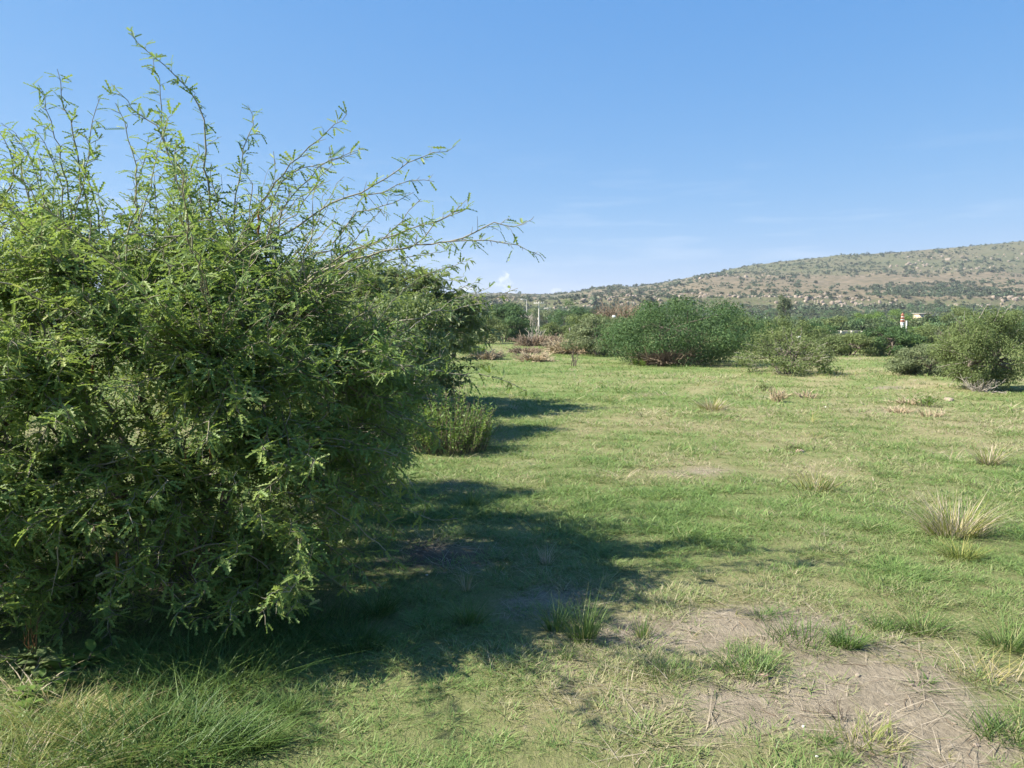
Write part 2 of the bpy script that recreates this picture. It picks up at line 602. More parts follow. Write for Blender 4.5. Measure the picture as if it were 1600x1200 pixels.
def dirt_field(x, y):
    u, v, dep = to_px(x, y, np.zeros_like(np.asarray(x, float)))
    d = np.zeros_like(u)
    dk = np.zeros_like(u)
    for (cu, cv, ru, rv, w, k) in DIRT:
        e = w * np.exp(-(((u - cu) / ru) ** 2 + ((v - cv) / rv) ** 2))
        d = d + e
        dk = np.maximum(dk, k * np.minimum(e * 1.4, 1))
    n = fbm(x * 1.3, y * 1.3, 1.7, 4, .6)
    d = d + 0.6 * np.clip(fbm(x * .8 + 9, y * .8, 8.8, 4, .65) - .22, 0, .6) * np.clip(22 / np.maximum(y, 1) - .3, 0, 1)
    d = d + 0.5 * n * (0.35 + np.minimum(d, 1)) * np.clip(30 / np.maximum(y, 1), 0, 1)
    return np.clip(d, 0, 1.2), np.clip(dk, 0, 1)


def straw_field(x, y):
    """0 green .. 1 straw: broad mottling of the meadow"""
    u, v, dep = to_px(x, y, np.zeros_like(np.asarray(x, float)))
    s = 0.44 + 0.75 * fbm(x * .22, y * .16, 5.5, 4, .6) + 0.65 * fbm(x * 1.1, y * .9, 2.2, 3, .6)
    s = s + 0.22 * np.exp(-(((u - 1420) / 330) ** 2 + ((v - 690) / 80) ** 2))
    s = s + 0.15 * np.exp(-(((u - 1100) / 200) ** 2 + ((v - 730) / 40) ** 2))
    s = s - 0.30 * np.exp(-(((u - 860) / 230) ** 2 + ((v - 590) / 40) ** 2))
    s = s - 0.35 * np.exp(-(((u - 950) / 220) ** 2 + ((v - 840) / 60) ** 2))
    s = s - 0.35 * np.exp(-(((u - 260) / 200) ** 2 + ((v - 1080) / 120) ** 2))
    s = s + 0.10 * np.exp(-(((u - 850) / 260) ** 2 + ((v - 1130) / 70) ** 2))
    return np.clip(s, 0, 1)


def make_ground():
    a = np.linspace(-1, 1, 230)
    xs = np.sign(a) * (np.abs(a) * 9 + (np.exp(np.abs(a) * 6.2) - 1) * 6.2)
    b = np.linspace(0, 1, 310)
    ys = -14 + b * 34 + (np.exp(b * 7.2) - 1) * 2.3
    X, Y = np.meshgrid(xs, ys)
    x, y = X.ravel(), Y.ravel()
    z = gz(x, y)
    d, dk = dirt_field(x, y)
    s = straw_field(x, y)
    nx, ny = len(xs), len(ys)
    i, j = np.meshgrid(np.arange(nx - 1), np.arange(ny - 1))
    k = (j * nx + i).ravel()
    Fq = np.stack([k, k + 1, k + nx + 1, k + nx], -1)
    m, nt, out = mat('meadow_soil')
    d_, dk_, s_ = attr(nt, 'dirt'), attr(nt, 'dark'), attr(nt, 'straw')
    fine = tex(nt, 26, 6, .7)
    fibre = tex(nt, 42, 6, .75, stretch=(1, .3, 1), dist=1.6)
    mid = tex(nt, 3.2, 5, .65)
    turf = ramp(nt, math_(nt, 'ADD', math_(nt, 'MULTIPLY', s_, .65), math_(nt, 'MULTIPLY', math_(nt, 'SUBTRACT', fine, .32), .9), clamp=True),
                [(0, (0.13, 0.18, 0.055)), (.35, (0.20, 0.235, 0.085)), (.62, (0.30, 0.275, 0.14)), (1, (0.40, 0.325, 0.21))], .84)
    soil = ramp(nt, math_(nt, 'ADD', math_(nt, 'MULTIPLY', fibre, .6), math_(nt, 'MULTIPLY', mid, .45)),
                [(.3, (0.12, 0.102, 0.075)), (.48, (0.255, 0.216, 0.155)), (.72, (0.45, 0.385, 0.285))], .82)
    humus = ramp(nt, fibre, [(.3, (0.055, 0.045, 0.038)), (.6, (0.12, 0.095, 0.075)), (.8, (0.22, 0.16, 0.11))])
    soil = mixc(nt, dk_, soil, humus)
    f = math_(nt, 'MULTIPLY', math_(nt, 'SUBTRACT', math_(nt, 'ADD', d_, math_(nt, 'MULTIPLY', math_(nt, 'SUBTRACT', fine, .5), .9)), .28), 3.0, clamp=True)
    thatch = ramp(nt, fibre, [(.3, (0.07, 0.075, 0.035)), (.5, (0.15, 0.145, 0.07)), (.72, (0.30, 0.26, 0.15))])
    near = attr(nt, 'near')
    turf = mixc(nt, math_(nt, 'MULTIPLY', near, .5), turf, thatch)
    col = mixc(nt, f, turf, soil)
    bs = N_(nt, 'ShaderNodeBsdfPrincipled')
    nt.links.new(col, bs.inputs['Base Color'])
    bs.inputs['Roughness'].default_value = 0.95
    bs.inputs['Specular IOR Level'].default_value = 0.1
    bp = N_(nt, 'ShaderNodeBump')
    bp.inputs['Strength'].default_value = 0.7
    bp.inputs['Distance'].default_value = 0.03
    nt.links.new(math_(nt, 'ADD', fine, fibre), bp.inputs['Height'])
    nt.links.new(bp.outputs[0], bs.inputs['Normal'])
    nt.links.new(bs.outputs[0], out.inputs['Surface'])
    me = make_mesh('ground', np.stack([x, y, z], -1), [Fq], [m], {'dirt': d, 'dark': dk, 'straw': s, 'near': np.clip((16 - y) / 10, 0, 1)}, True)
    return link('ground', me, kind='structure')


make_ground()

# ---------------------------------------------------------------- hill
SKY_U = [-1400, -700, 0, 500, 745, 800, 860, 900, 930, 960, 985, 1050, 1100, 1150, 1200, 1300, 1400, 1500, 1600, 1800, 2400, 3000]
SKY_V = [462, 455, 460, 462, 459, 459, 459, 456, 449, 446, 449, 439, 429, 419, 411, 401, 395, 386, 377, 364, 348, 350]


def hill_v(u, Y):
    sk = np.interp(u, SKY_U, SKY_V)
    plate = np.maximum(431 + np.clip(1300 - u, 0, 400) * 0.012, sk + 5)
    vct = np.maximum(463, plate + 3)
    vcb = vct + 13
    ks = [230, 300, 425, 434, 650, 690, 900]
    vs = [513.4 + 0 * u, 500 + 0 * u, vcb, vct, plate + 4, plate, sk]
    v = np.full(np.broadcast(u, Y).shape, 513.4)
    for a in range(len(ks) - 1):
        t = np.clip((Y - ks[a]) / (ks[a + 1] - ks[a]), 0, 1)
        v = np.where(Y >= ks[a], vs[a] + (vs[a + 1] - vs[a]) * t, v)
    return v


def hill_xyz(u, Y):
    u, Y = np.asarray(u, float), np.asarray(Y, float)
    x = (u - 800) / F_PX * Y
    wob = 26 * fbm(x * .006, Y * .006, 4.0, 3)
    amp0 = np.clip((Y - 330) / 100, 0, 1) * np.clip((900 - Y) / 60, 0, 1)
    v = hill_v(u, np.where(Y < 900, Y + wob * amp0, 900.0))
    z = CAM_H + (505 - v) / F_PX * np.minimum(Y, 930)
    z = z - np.clip(Y - 930, 0, 1e9) * 0.05
    amp = np.clip((Y - 240) / 120, 0, 1)
    rough = fbm(x * .035, Y * .035, 1.0, 4, .55) * 2.0 + np.abs(fbm(x * .012, Y * .02, 2.0, 3)) * 2.5 - 1.0
    z = z + amp * rough - 0.35
    return x, Y, z


def make_hill():
    us = np.linspace(-1400, 3000, 420)
    Ys = np.concatenate([np.linspace(222, 420, 28), np.linspace(424, 440, 8), np.linspace(446, 700, 42), np.linspace(706, 960, 46), np.linspace(990, 1400, 8)])
    U, YY = np.meshgrid(us, Ys)
    x, y, z = hill_xyz(U.ravel(), YY.ravel())
    nx, ny = len(us), len(Ys)
    i, j = np.meshgrid(np.arange(nx - 1), np.arange(ny - 1))
    k = (j * nx + i).ravel()
    Fq = np.stack([k, k + 1, k + nx + 1, k + nx], -1)
    zone = np.where(y > 700, .62, np.where(y > 440, .10, .62)) + .25 * fbm(x * .012, y * .012, 2.0, 3)
    zone = np.where((x / y * F_PX < 280) & (y > 440), zone * .5 + .22, zone)
    m, nt, out = mat('dry_hillside')
    big = tex(nt, .012, 5, .6)
    fine = tex(nt, .16, 6, .68)
    speck = tex(nt, .55, 4, .7)
    col = ramp(nt, fine, [(.28, (0.09, 0.09, 0.048)), (.45, (0.175, 0.15, 0.09)), (.58, (0.245, 0.195, 0.125)), (.75, (0.33, 0.265, 0.19))], .72)
    green = ramp(nt, speck, [(.35, (0.06, 0.08, 0.038)), (.55, (0.115, 0.13, 0.06)), (.75, (0.19, 0.17, 0.10))], .84)
    f = math_(nt, 'MULTIPLY', math_(nt, 'SUBTRACT', math_(nt, 'ADD', math_(nt, 'MULTIPLY', attr(nt, 'zone'), .5), math_(nt, 'MULTIPLY', speck, .75)), .56), 5.0, clamp=True)
    col = mixc(nt, f, col, green)
    bs = N_(nt, 'ShaderNodeBsdfPrincipled')
    nt.links.new(col, bs.inputs['Base Color'])
    bs.inputs['Roughness'].default_value = 0.95
    bs.inputs['Specular IOR Level'].default_value = 0.1
    bp = N_(nt, 'ShaderNodeBump')
    bp.inputs['Strength'].default_value = 0.8
    bp.inputs['Distance'].default_value = 1.5
    nt.links.new(fine, bp.inputs['Height'])
    nt.links.new(bp.outputs[0], bs.inputs['Normal'])
    nt.links.new(bs.outputs[0], out.inputs['Surface'])
    me = make_mesh('hill', np.stack([x, y, z], -1), [Fq], [m], {'zone': np.clip(zone, 0, 1)}, False)
    return link('hill', me, kind='structure')


make_hill()

# ---------------------------------------------------------------- geometry-node scatter (stuff)
def scatter(name, P, rot, scl, idx, protos, tint=None, kind='stuff', parent=None):
    pc = bpy.data.collections.new(name + '_sources')          # never linked: only a source for the copies
    for k, me in enumerate(protos):
        po = bpy.data.objects.new('%s_source_%02d' % (name, k), me)
        pc.objects.link(po)
    me = bpy.data.meshes.new(name)
    me.vertices.add(len(P))
    me.vertices.foreach_set('co', np.ascontiguousarray(P, dtype=np.float32).ravel())
    for nm, typ, key, val in (('rot', 'FLOAT_VECTOR', 'vector', rot), ('scl', 'FLOAT_VECTOR', 'vector', scl), ('idx', 'INT', 'value', idx),
                              ('tint', 'FLOAT', 'value', tint if tint is not None else np.zeros(len(P)))):
        a = me.attributes.new(nm, typ, 'POINT')
        dt = np.int32 if typ == 'INT' else np.float32
        a.data.foreach_set(key, np.ascontiguousarray(val, dtype=dt).ravel())
    o = link(name, me, parent, kind=kind)
    g = bpy.data.node_groups.new(name + '_nodes', 'GeometryNodeTree')
    g.interface.new_socket('Geometry', in_out='INPUT', socket_type='NodeSocketGeometry')
    g.interface.new_socket('Geometry', in_out='OUTPUT', socket_type='NodeSocketGeometry')
    gi, go = g.nodes.new('NodeGroupInput'), g.nodes.new('NodeGroupOutput')
    ci = g.nodes.new('GeometryNodeCollectionInfo')
    ci.inputs['Collection'].default_value = pc
    ci.inputs['Separate Children'].default_value = True
    ci.inputs['Reset Children'].default_value = True
    ip = g.nodes.new('GeometryNodeInstanceOnPoints')
    ip.inputs['Pick Instance'].default_value = True

    def na(nm, typ):
        n = g.nodes.new('GeometryNodeInputNamedAttribute')
        n.data_type = typ
        n.inputs['Name'].default_value = nm
        return [s for s in n.outputs if s.enabled and s.name == 'Attribute'][0]
    er = g.nodes.new('FunctionNodeEulerToRotation')
    g.links.new(na('rot', 'FLOAT_VECTOR'), er.inputs[0])
    g.links.new(gi.outputs[0], ip.inputs['Points'])
    g.links.new(ci.outputs[0], ip.inputs['Instance'])
    g.links.new(na('idx', 'INT'), ip.inputs['Instance Index'])
    g.links.new(er.outputs[0], ip.inputs['Rotation'])
    g.links.new(na('scl', 'FLOAT_VECTOR'), ip.inputs['Scale'])
    g.links.new(ip.outputs[0], go.inputs[0])
    md = o.modifiers.new('scatter', 'NODES')
    md.node_group = g
    return o


# ---------------------------------------------------------------- the big mesquite bush in the left foreground
LEAF_FINE = pinna_template(11, .95)
LEAF_MID = pinna_template(4, 1.35)
LEAF_FAR = blade_template()


class Skeleton:
    def __init__(s):
        s.pos, s.dir, s.lvl, s.lines = [], [], [], []

    def add(s, pts, r0, r1, lvl, node_from=0.25):
        pts = np.asarray(pts, float)
        T = norm(np.gradient(pts, axis=0))
        k0 = int(len(pts) * node_from)
        s.pos.extend(pts[k0:])
        s.dir.extend(T[k0:])
        s.lvl.extend([lvl] * (len(pts) - k0))
        s.lines.append((pts, r0, r1, lvl))

    def freeze(s):
        s.P, s.D, s.Lv = np.array(s.pos), np.array(s.dir), np.array(s.lvl)

    def attach(s, t, centre, maxlvl):
        d = t - s.P
        ln = np.linalg.norm(d, axis=1) + 1e-6
        ca = (d * s.D).sum(1) / ln
        cost = ln * (1.75 - ca) + np.where(s.Lv > maxlvl, 9, 0) + np.where(ln < .06, 5, 0)
        k = int(np.argmin(cost))
        return s.P[k], s.D[k]


def bez(p0, p1, p2, p3, n):
    t = np.linspace(0, 1, n)[:, None]
    return (1 - t) ** 3 * p0 + 3 * (1 - t) ** 2 * t * p1 + 3 * (1 - t) * t ** 2 * p2 + t ** 3 * p3


def smooth_line(pts, step):
    """resample control points to a smooth curve (Catmull-Rom)"""
    pts = np.asarray(pts, float)
    P = np.vstack([2 * pts[0] - pts[1], pts, 2 * pts[-1] - pts[-2]])
    out = []
    for i in range(1, len(P) - 2):
        n = max(2, int(np.linalg.norm(P[i + 1] - P[i]) / step))
        t = np.linspace(0, 1, n, endpoint=False)[:, None]
        out.append(.5 * (2 * P[i] + (P[i + 1] - P[i - 1]) * t + (2 * P[i - 1] - 5 * P[i] + 4 * P[i + 1] - P[i + 2]) * t ** 2 + (3 * P[i] - P[i - 1] - 3 * P[i + 1] + P[i + 2]) * t ** 3))
    out.append(pts[-1:])
    return np.vstack(out)


def grow_bush(seed, centre, base, rad, zmin_fn, n_trunk, n_limb, n_shoot, manual, twig_step, leaf_len, leaf_w, leaf_step, dens=1.0, keep=None, n_airy=0, n_front=0):
    R = np.random.default_rng(seed)
    sk = Skeleton()
    c = np.asarray(centre, float)
    rad = np.asarray(rad, float)

    def sample(q0, q1, n, up=0.0):
        out = []
        while len(out) < n:
            d = norm(R.normal(size=3) + np.array([0, 0, up]))
            q = R.uniform(q0, q1)
            q *= 1 + 0.28 * float(noise3(d[0] * 1.7 + seed, d[1] * 1.7, d[2] * 1.7))
            p = c + d * rad * q * np.array([1, 1, 1.0 if d[2] > 0 else 1.8])
            if p[2] > zmin_fn(p[0], p[1]):
                if keep is None or keep(p):
                    out.append(p)
        return out
    # trunks splay from the base
    for k in range(n_trunk):
        a = 2 * np.pi * (k + R.uniform(-.3, .3)) / n_trunk
        b = np.array([base[0] + .22 * np.cos(a), base[1] + .22 * np.sin(a), -0.05])
        e = c + rad * np.array([np.cos(a) * R.uniform(.3, .55), np.sin(a) * R.uniform(.3, .55), R.uniform(-.05, .45)])
        L = np.linalg.norm(e - b)
        ln = bez(b, b + np.array([np.cos(a) * .1, np.sin(a) * .1, .4]) * L, e - norm(e - b) * .3 * L, e, 14)
        ln[1:-1] += R.normal(0, .010, (12, 3))
        sk.add(ln, R.uniform(.026, .04), .014, 0, .3)
    sk.freeze()
    limbs = sorted(sample(.45, .8, n_limb, .35), key=lambda p: np.linalg.norm((p - c) / rad))
    for t in limbs:
        p, d = sk.attach(t, c, 1)
        L = np.linalg.norm(t - p)
        od = norm(norm((t - c) * np.array([1, 1, .8])) + np.array([0, 0, .25]) + R.normal(0, .25, 3))
        n = max(6, int(L / .1))
        ln = bez(p, p + d * L * .35, t - od * L * .3, t, n)
        ln[1:-1] += R.normal(0, .012, (n - 2, 3))
        sk.add(ln, min(.02, .008 + .012 * L), .006, 1, .2)
        sk.freeze()
    for t in sample(.62, 1.06, n_shoot, .18):
        p, d = sk.attach(t, c, 1)
        L = np.linalg.norm(t - p)
        od = norm(norm((t - c)) * .9 + np.array([0, 0, R.uniform(-.45, .6)]) + R.normal(0, .3, 3))
        n = max(6, int(L / .07))
        ln = bez(p, p + norm(d + np.array([0, 0, .2])) * L * .4, t - od * L * .35, t, n)
        ln[1:] += R.normal(0, .009, (n - 1, 3))
        sk.lines.append((ln, .0052, .0016, 2))
    # the side towards the meadow path is leafy right down to the grass
    for _ in range(n_front):
        t = c + rad * np.array([R.uniform(-.75, .75), -R.uniform(.35, .95), 0])
        t[2] = R.uniform(.18, 1.35)
        if t[2] < zmin_fn(t[0], t[1]):
            continue
        p, d = sk.attach(t, c, 1)
        L = np.linalg.norm(t - p)
        n = max(6, int(L / .07))
        ln = bez(p, p + norm(d + np.array([0, -.2, .1])) * L * .4, t - norm(np.array([R.normal(0, .4), -1, R.uniform(-.6, .4)])) * L * .35, t, n)
        ln[1:] += R.normal(0, .009, (n - 1, 3))
        sk.lines.append((ln, .005, .0016, 2))
    for t in sample(1.0, 1.55, n_airy, 1.0):
        if t[2] < c[2] + rad[2] * .55:
            continue
        p, d = sk.attach(t, c, 1)
        L = np.linalg.norm(t - p)
        od = norm(norm((t - c) * np.array([1, 1, 1.6])) + R.normal(0, .25, 3))
        n = max(6, int(L / .07))
        ln = bez(p, p + norm(d + np.array([0, 0, .3])) * L * .4, t - od * L * .35, t, n)
        ln[1:] += R.normal(0, .009, (n - 1, 3))
        sk.lines.append((ln, .0055, .0016, 4))
    for pts, r0 in manual:
        ln = smooth_line(pts, .07)
        ln[1:] += R.normal(0, .007, (len(ln) - 1, 3))
        sk.lines.append((ln, r0, .0016, 3))
    # twiglets along the shoots
    TP, TD, TL, SP_, SD_ = [], [], [], [], []
    for ln, r0, r1, lvl in sk.lines:
        if lvl < 1:
            continue
        seg = np.linalg.norm(np.diff(ln, axis=0), axis=1)
        s = np.concatenate([[0], np.cumsum(seg)])
        start = {1: .45, 2: .14, 3: .12, 4: .3}[lvl]
        pos = np.arange(s[-1] * start, s[-1], twig_step / dens * (1.5 if lvl == 4 else 1.15 if lvl == 3 else 1))
        if len(pos) == 0:
            continue
        pos = pos + R.uniform(-.3, .3, len(pos)) * twig_step
        pos = np.clip(pos, 0, s[-1])
        pp = np.stack([np.interp(pos, s, ln[:, i]) for i in range(3)], -1)
        T = norm(np.gradient(ln, axis=0))
        td = norm(np.stack([np.interp(pos, s, T[:, i]) for i in range(3)], -1))
        rel = pos / s[-1]
        side = norm(np.cross(td, R.normal(size=td.shape)))
        dd = norm(td * R.uniform(.45, 1.0, len(pos))[:, None] + side + np.array([0, 0, .15]))
        ll = R.uniform(.05, .21, len(pos)) * (1.05 - .75 * rel) * (1.0 if lvl < 3 else .9)
        TP.append(pp); TD.append(dd); TL.append(ll)
        # leaves straight on the shoot
        q = np.arange(s[-1] * start, s[-1] + .001, leaf_step * 1.25)
        SP_.append(np.stack([np.interp(q, s, ln[:, i]) for i in range(3)], -1))
        SD_.append(norm(np.stack([np.interp(q, s, T[:, i]) for i in range(3)], -1)))
    TP, TD, TL = np.vstack(TP), np.vstack(TD), np.concatenate(TL)
    bend = np.stack([R.normal(0, .12, len(TP)), R.normal(0, .12, len(TP)), R.uniform(-.25, .2, len(TP))], -1)
    tv, tf, tp = strands(TP, TD, TL, 3 if leaf_step < .05 else 2, bend, .0023, .0012, .05, R)
    # leaf nodes on the twiglets
    J = 7
    LP, LD = [], []
    for j in range(J):
        sj = (j + .6) * leaf_step
        ok = (sj < TL * 1.02) if j else np.ones(len(TL), bool)
        t = np.clip(sj / TL[ok], 0, 1)
        LP.append(TP[ok] + TD[ok] * (TL[ok] * t)[:, None] + bend[ok] * (TL[ok] * t * t)[:, None])
        LD.append(norm(TD[ok] + 2 * bend[ok] * t[:, None]))
    LP.append(np.vstack(SP_)); LD.append(np.vstack(SD_))
    LP, LD = np.vstack(LP), np.vstack(LD)
    n = len(LP)
    side = norm(np.cross(LD, R.normal(size=(n, 3)) * np.array([.55, .55, .25]) + np.array([0, 0, 1.0])))
    side *= np.where(R.random(n) < .5, 1, -1)[:, None]
    ld = norm(LD * R.uniform(.25, .9, n)[:, None] + side + np.stack([R.normal(0, .25, n), R.normal(0, .25, n), R.normal(-.08, .28, n)], -1))
    nn = norm(np.array([0, 0, 1.0]) + R.normal(0, .38, (n, 3)))
    nn = norm(nn - ld * (nn * ld).sum(1)[:, None])
    sd = np.cross(nn, ld)
    sp = R.uniform(.22, .5, n)[:, None]
    two = R.random(n) < .72
    D = np.vstack([norm(ld + sd * sp), norm(ld - sd * sp)[two]])
    P = np.vstack([LP, LP[two]])
    Nn = np.vstack([nn, nn[two]])
    L = R.uniform(*leaf_len, len(P))
    W = L * R.uniform(*leaf_w, len(P))
    return sk, (tv, tf), (P, D, Nn, L, W)


def pl(depth, *uv):
    """picture points at one depth (or per-point depth) -> points in the world"""
    out = []
    for p in uv:
        out.append(at(p[0], p[1], p[2] if len(p) > 2 else depth))
    return np.array(out)


MANUAL = [
    (pl(4.9, (345, 470), (342, 400), (330, 330), (321, 265), (323, 212), (309, 165), (276, 120), (241, 88), (203, 52)), .010),
    (pl(4.8, (320, 420), (300, 330), (285, 280), (262, 228), (252, 172), (246, 125), (238, 92)), .008),
    (pl(4.7, (150, 420), (140, 340), (128, 285), (121, 238), (108, 188), (99, 150), (88, 106)), .008),
    (pl(4.6, (120, 400), (110, 310), (98, 250), (84, 212), (74, 172), (61, 140)), .006),
    (pl(4.8, (170, 420), (150, 330), (138, 270), (140, 225), (146, 185), (156, 150)), .006),
    (pl(4.7, (285, 300), (262, 240), (245, 195), (214, 176), (198, 158), (172, 130)), .006),
    (pl(5.0, (360, 400), (366, 330), (372, 280), (381, 230), (394, 192), (388, 165)), .007),
    (pl(5.1, (360, 440), (385, 370), (420, 300), (452, 258), (498, 216), (524, 196), (540, 176)), .008),
    (pl(5.1, (420, 330), (440, 285), (470, 262), (510, 255), (560, 240)), .005),
    (pl(4.9, (360, 450), (400, 400), (452, 358), (522, 318), (580, 290), (620, 262), (662, 246), (715, 226)), .009),
    (pl(4.95, (560, 305), (600, 300), (640, 280), (680, 284)), .004),
    (pl(4.6, (420, 480), (500, 420), (560, 388), (620, 364), (660, 352), (694, 342), (730, 313)), .008),
    (pl(4.7, (430, 500), (480, 440), (556, 404), (630, 388), (690, 379), (740, 373), (790, 378), (845, 398)), .010),
    (pl(4.7, (700, 378), (740, 362), (772, 350), (805, 352), (832, 344)), .005),
    (pl(4.75, (640, 388), (680, 352), (720, 330), (735, 318)), .004),
    (pl(4.5, (560, 560), (640, 572), (705, 582), (745, 582), (775, 592), (818, 612)), .006),
    (pl(4.4, (540, 600), (600, 640), (650, 660), (690, 690)), .005),
    (pl(3.9, (400, 790), (440, 815), (490, 838), (535, 866), (562, 892), (592, 912)), .006),
    (pl(4.0, (420, 760), (480, 780), (540, 810), (590, 850), (622, 880)), .006),
    (pl(4.3, (480, 680), (560, 700), (620, 730), (655, 775), (662, 805)), .006),
    (pl(4.1, (450, 740), (520, 755), (580, 790), (628, 835)), .005),
    (pl(3.8, (380, 820), (440, 850), (500, 890), (545, 930)), .005),
    (pl(4.5, (520, 610), (600, 625), (660, 655), (690, 700)), .006),
    (pl(3.9, (430, 850), (455, 842), (490, 824), (525, 828)), .004),
    (pl(4.6, (90, 520, 4.6), (110, 465, 4.4), (132, 430, 4.3), (160, 396, 4.2), (172, 376, 4.2), (240, 366, 4.2), (330, 378, 4.25), (410, 402, 4.3)), .013),
    (pl(4.3, (150, 400), (190, 392), (260, 384), (300, 350), (350, 345)), .006),
    (pl(3.6, (100, 760), (140, 730), (190, 722), (240, 700), (290, 735)), .006),
    (pl(3.5, (40, 830), (90, 800), (95, 860), (80, 930)), .006),
    (pl(3.6, (150, 900), (200, 880), (250, 900), (290, 950)), .005),
    (pl(3.7, (260, 880), (320, 850), (380, 860), (430, 900), (450, 950)), .006),
    (pl(4.2, (470, 700), (540, 690), (600, 720), (640, 770)), .006),
    (pl(4.2, (480, 740), (550, 770), (590, 790), (620, 830)), .005),
    (pl(4.3, (470, 620), (530, 640), (545, 670), (548, 700)), .006),
    (pl(4.4, (0, 330), (20, 270), (10, 230), (0, 205)), .006),
    (pl(4.4, (60, 360), (45, 300), (30, 260), (5, 245)), .006),
    (pl(4.8, (220, 380), (215, 300), (225, 250), (232, 215)), .006),
    (pl(5.0, (430, 400), (440, 330), (470, 290), (515, 250), (566, 233)), .006),
    (pl(5.2, (520, 380), (560, 330), (600, 322), (650, 300)), .005),
]
B_C = np.array([-2.28, 5.0, 1.18])
B_BASE = np.array([-2.2, 5.0])


def bush_zmin(x, y):
    # foliage sweeps to the ground on the near left, lifts clear of it on the right
    return 0.06 + 0.36 * np.clip((x + 1.3) / .8, 0, 1) + 0.2 * np.clip((y - 5.5) / 1.0, 0, 1)


sk, twl, lf = grow_bush(3, B_C, B_BASE, (1.90, 1.85, 1.15), bush_zmin, 10, 130, 2000, MANUAL, .058, (.045, .092), (.24, .34), .033, n_airy=200, n_front=380)
P, D, Nn, L, W = lf
# pinnae right in front of the lens or below the ground are dropped
keep = (P[:, 2] > 0.03) & (P[:, 1] > 2.6)
# the far side and the upper right of the crown are thin, so sun flecks reach the grass behind
thin = rng.random(len(P))
keep &= (P[:, 1] < 5.25) | (thin < .34)
keep &= ~((P[:, 0] > -1.5) & (P[:, 2] > 1.55)) | (thin < .62)
P, D, Nn, L, W = P[keep], D[keep], Nn[keep], L[keep], W[keep]
print('mesquite pinnae', len(P), 'lines', len(sk.lines))
bush = empty('mesquite_bush', (B_BASE[0], B_BASE[1], 0), 'huge feathery mesquite bush with long arching shoots filling the left foreground', 'bush')
off = np.array([B_BASE[0], B_BASE[1], 0])
# which pinnae show largest and are not hidden: front-most of each small cell of the picture
uu, vv, dd = to_px(*(P + D * L[:, None] * .5).T)
pxlen = L * F_PX / dd * np.sqrt(1 - np.clip(D[:, 1], -1, 1) ** 2)
cell = (uu // 22).astype(int) * 1000 + (vv // 22).astype(int)
inside = (uu > 6) & (uu < 1594) & (vv > 6) & (vv < 1194)
order = np.lexsort((dd, cell))
first = np.ones(len(order), bool)
first[1:] = cell[order][1:] != cell[order][:-1]
cand = order[first]
cand = cand[inside[cand]]
cand = cand[np.argsort(-pxlen[cand])][:300]
single = np.zeros(len(P), bool)
single[cand] = True
leaf_meshes = []
for k in range(6):
    v, f, r = spray(np.zeros((1, 3)), np.array([[1.0, 0, 0]]), np.array([[0, 0, 1.0]]), np.ones(1), np.array([.21 + .015 * k]),
                    pinna_template(11, .95, .06 + .06 * k), tone=np.array([k / 6.]))
    leaf_meshes.append(make_mesh('mesquite_leaf', v, [f], [M['mesquite']], {'rnd': r}))
for n_, i in enumerate(np.nonzero(single)[0]):
    o = link('leaf', leaf_meshes[n_ % 6], bush)
    x = norm(D[i]); s_ = norm(np.cross(Nn[i], x)); z = np.cross(x, s_)
    l_ = L[i]
    mw = Matrix(((x[0], s_[0], z[0], 0), (x[1], s_[1], z[1], 0), (x[2], s_[2], z[2], 0), (0, 0, 0, 1))) @ Matrix.Diagonal((l_, l_, l_, 1))
    mw.translation = Vector(P[i] - off)
    o.matrix_local = mw
rest = ~single
tone = np.clip(rng.random(rest.sum()), 0, 1)
v, f, r = spray(P[rest] - off, D[rest], Nn[rest], L[rest], W[rest], LEAF_MID, tone=tone)
link('foliage', make_mesh('mesquite_foliage', v, [f], [M['mesquite']], {'rnd': r}), bush, kind='stuff')
acc = Acc()
tw_v = twl[0].reshape(-1, 9, 3)
tw_v = tw_v[tw_v[:, 0, 1] < 5.5]                     # the far side's finest twigs never show
tw_f = twl[1].reshape(-1, 6, 4)[:len(tw_v)].reshape(-1, 4)
acc.add(tw_v.reshape(-1, 3) - off, tw_f, .6)
for ln, r0, r1, lvl in sk.lines:
    rr = np.linspace(r0, r1, len(ln))
    if lvl == 2:
        tube(acc, ln - off, rr, 4, rng.random())
    elif lvl == 4:
        tube(acc, ln - off, rr, 4, rng.uniform(.4, 1))
    elif lvl in (0, 1):
        a2 = Acc()
        tube(a2, ln - off, rr, 8 if lvl == 0 else 6)
        link('trunk' if lvl == 0 else 'branch', a2.mesh('mesquite_wood', [M['bark']], True), bush)
    else:
        a2 = Acc()
        tube(a2, ln - off, rr, 5, rng.uniform(.3, 1))
        link('shoot', a2.mesh('mesquite_shoot', [M['twig']], True), bush)
link('twigs', acc.mesh('mesquite_twigs', [M['twig']], True), bush, kind='stuff')
# dry orange-brown seed pods hanging in the shade
podacc = Acc()
tube(podacc, [(0, 0, 0), (.006, 0, -.03), (.0, .004, -.07), (.008, 0, -.11), (.004, 0, -.14)], [.003, .007, .008, .007, .002], 6)
podm = podacc.mesh('seed_pod', [M['pod']], True)
for (u, v_, Y) in [(182, 862, 3.6), (290, 700, 3.9), (330, 690, 3.95), (145, 570, 3.8), (405, 330, 4.6)]:
    o = link('seed_pod', podm, bush, loc=Vector(at(u, v_, Y) - off))
    o.rotation_euler = (random.uniform(-.3, .3), random.uniform(-.3, .3), random.uniform(0, 6))

# ---------------------------------------------------------------- second mesquite behind it
def ymax_keep(p):
    return True


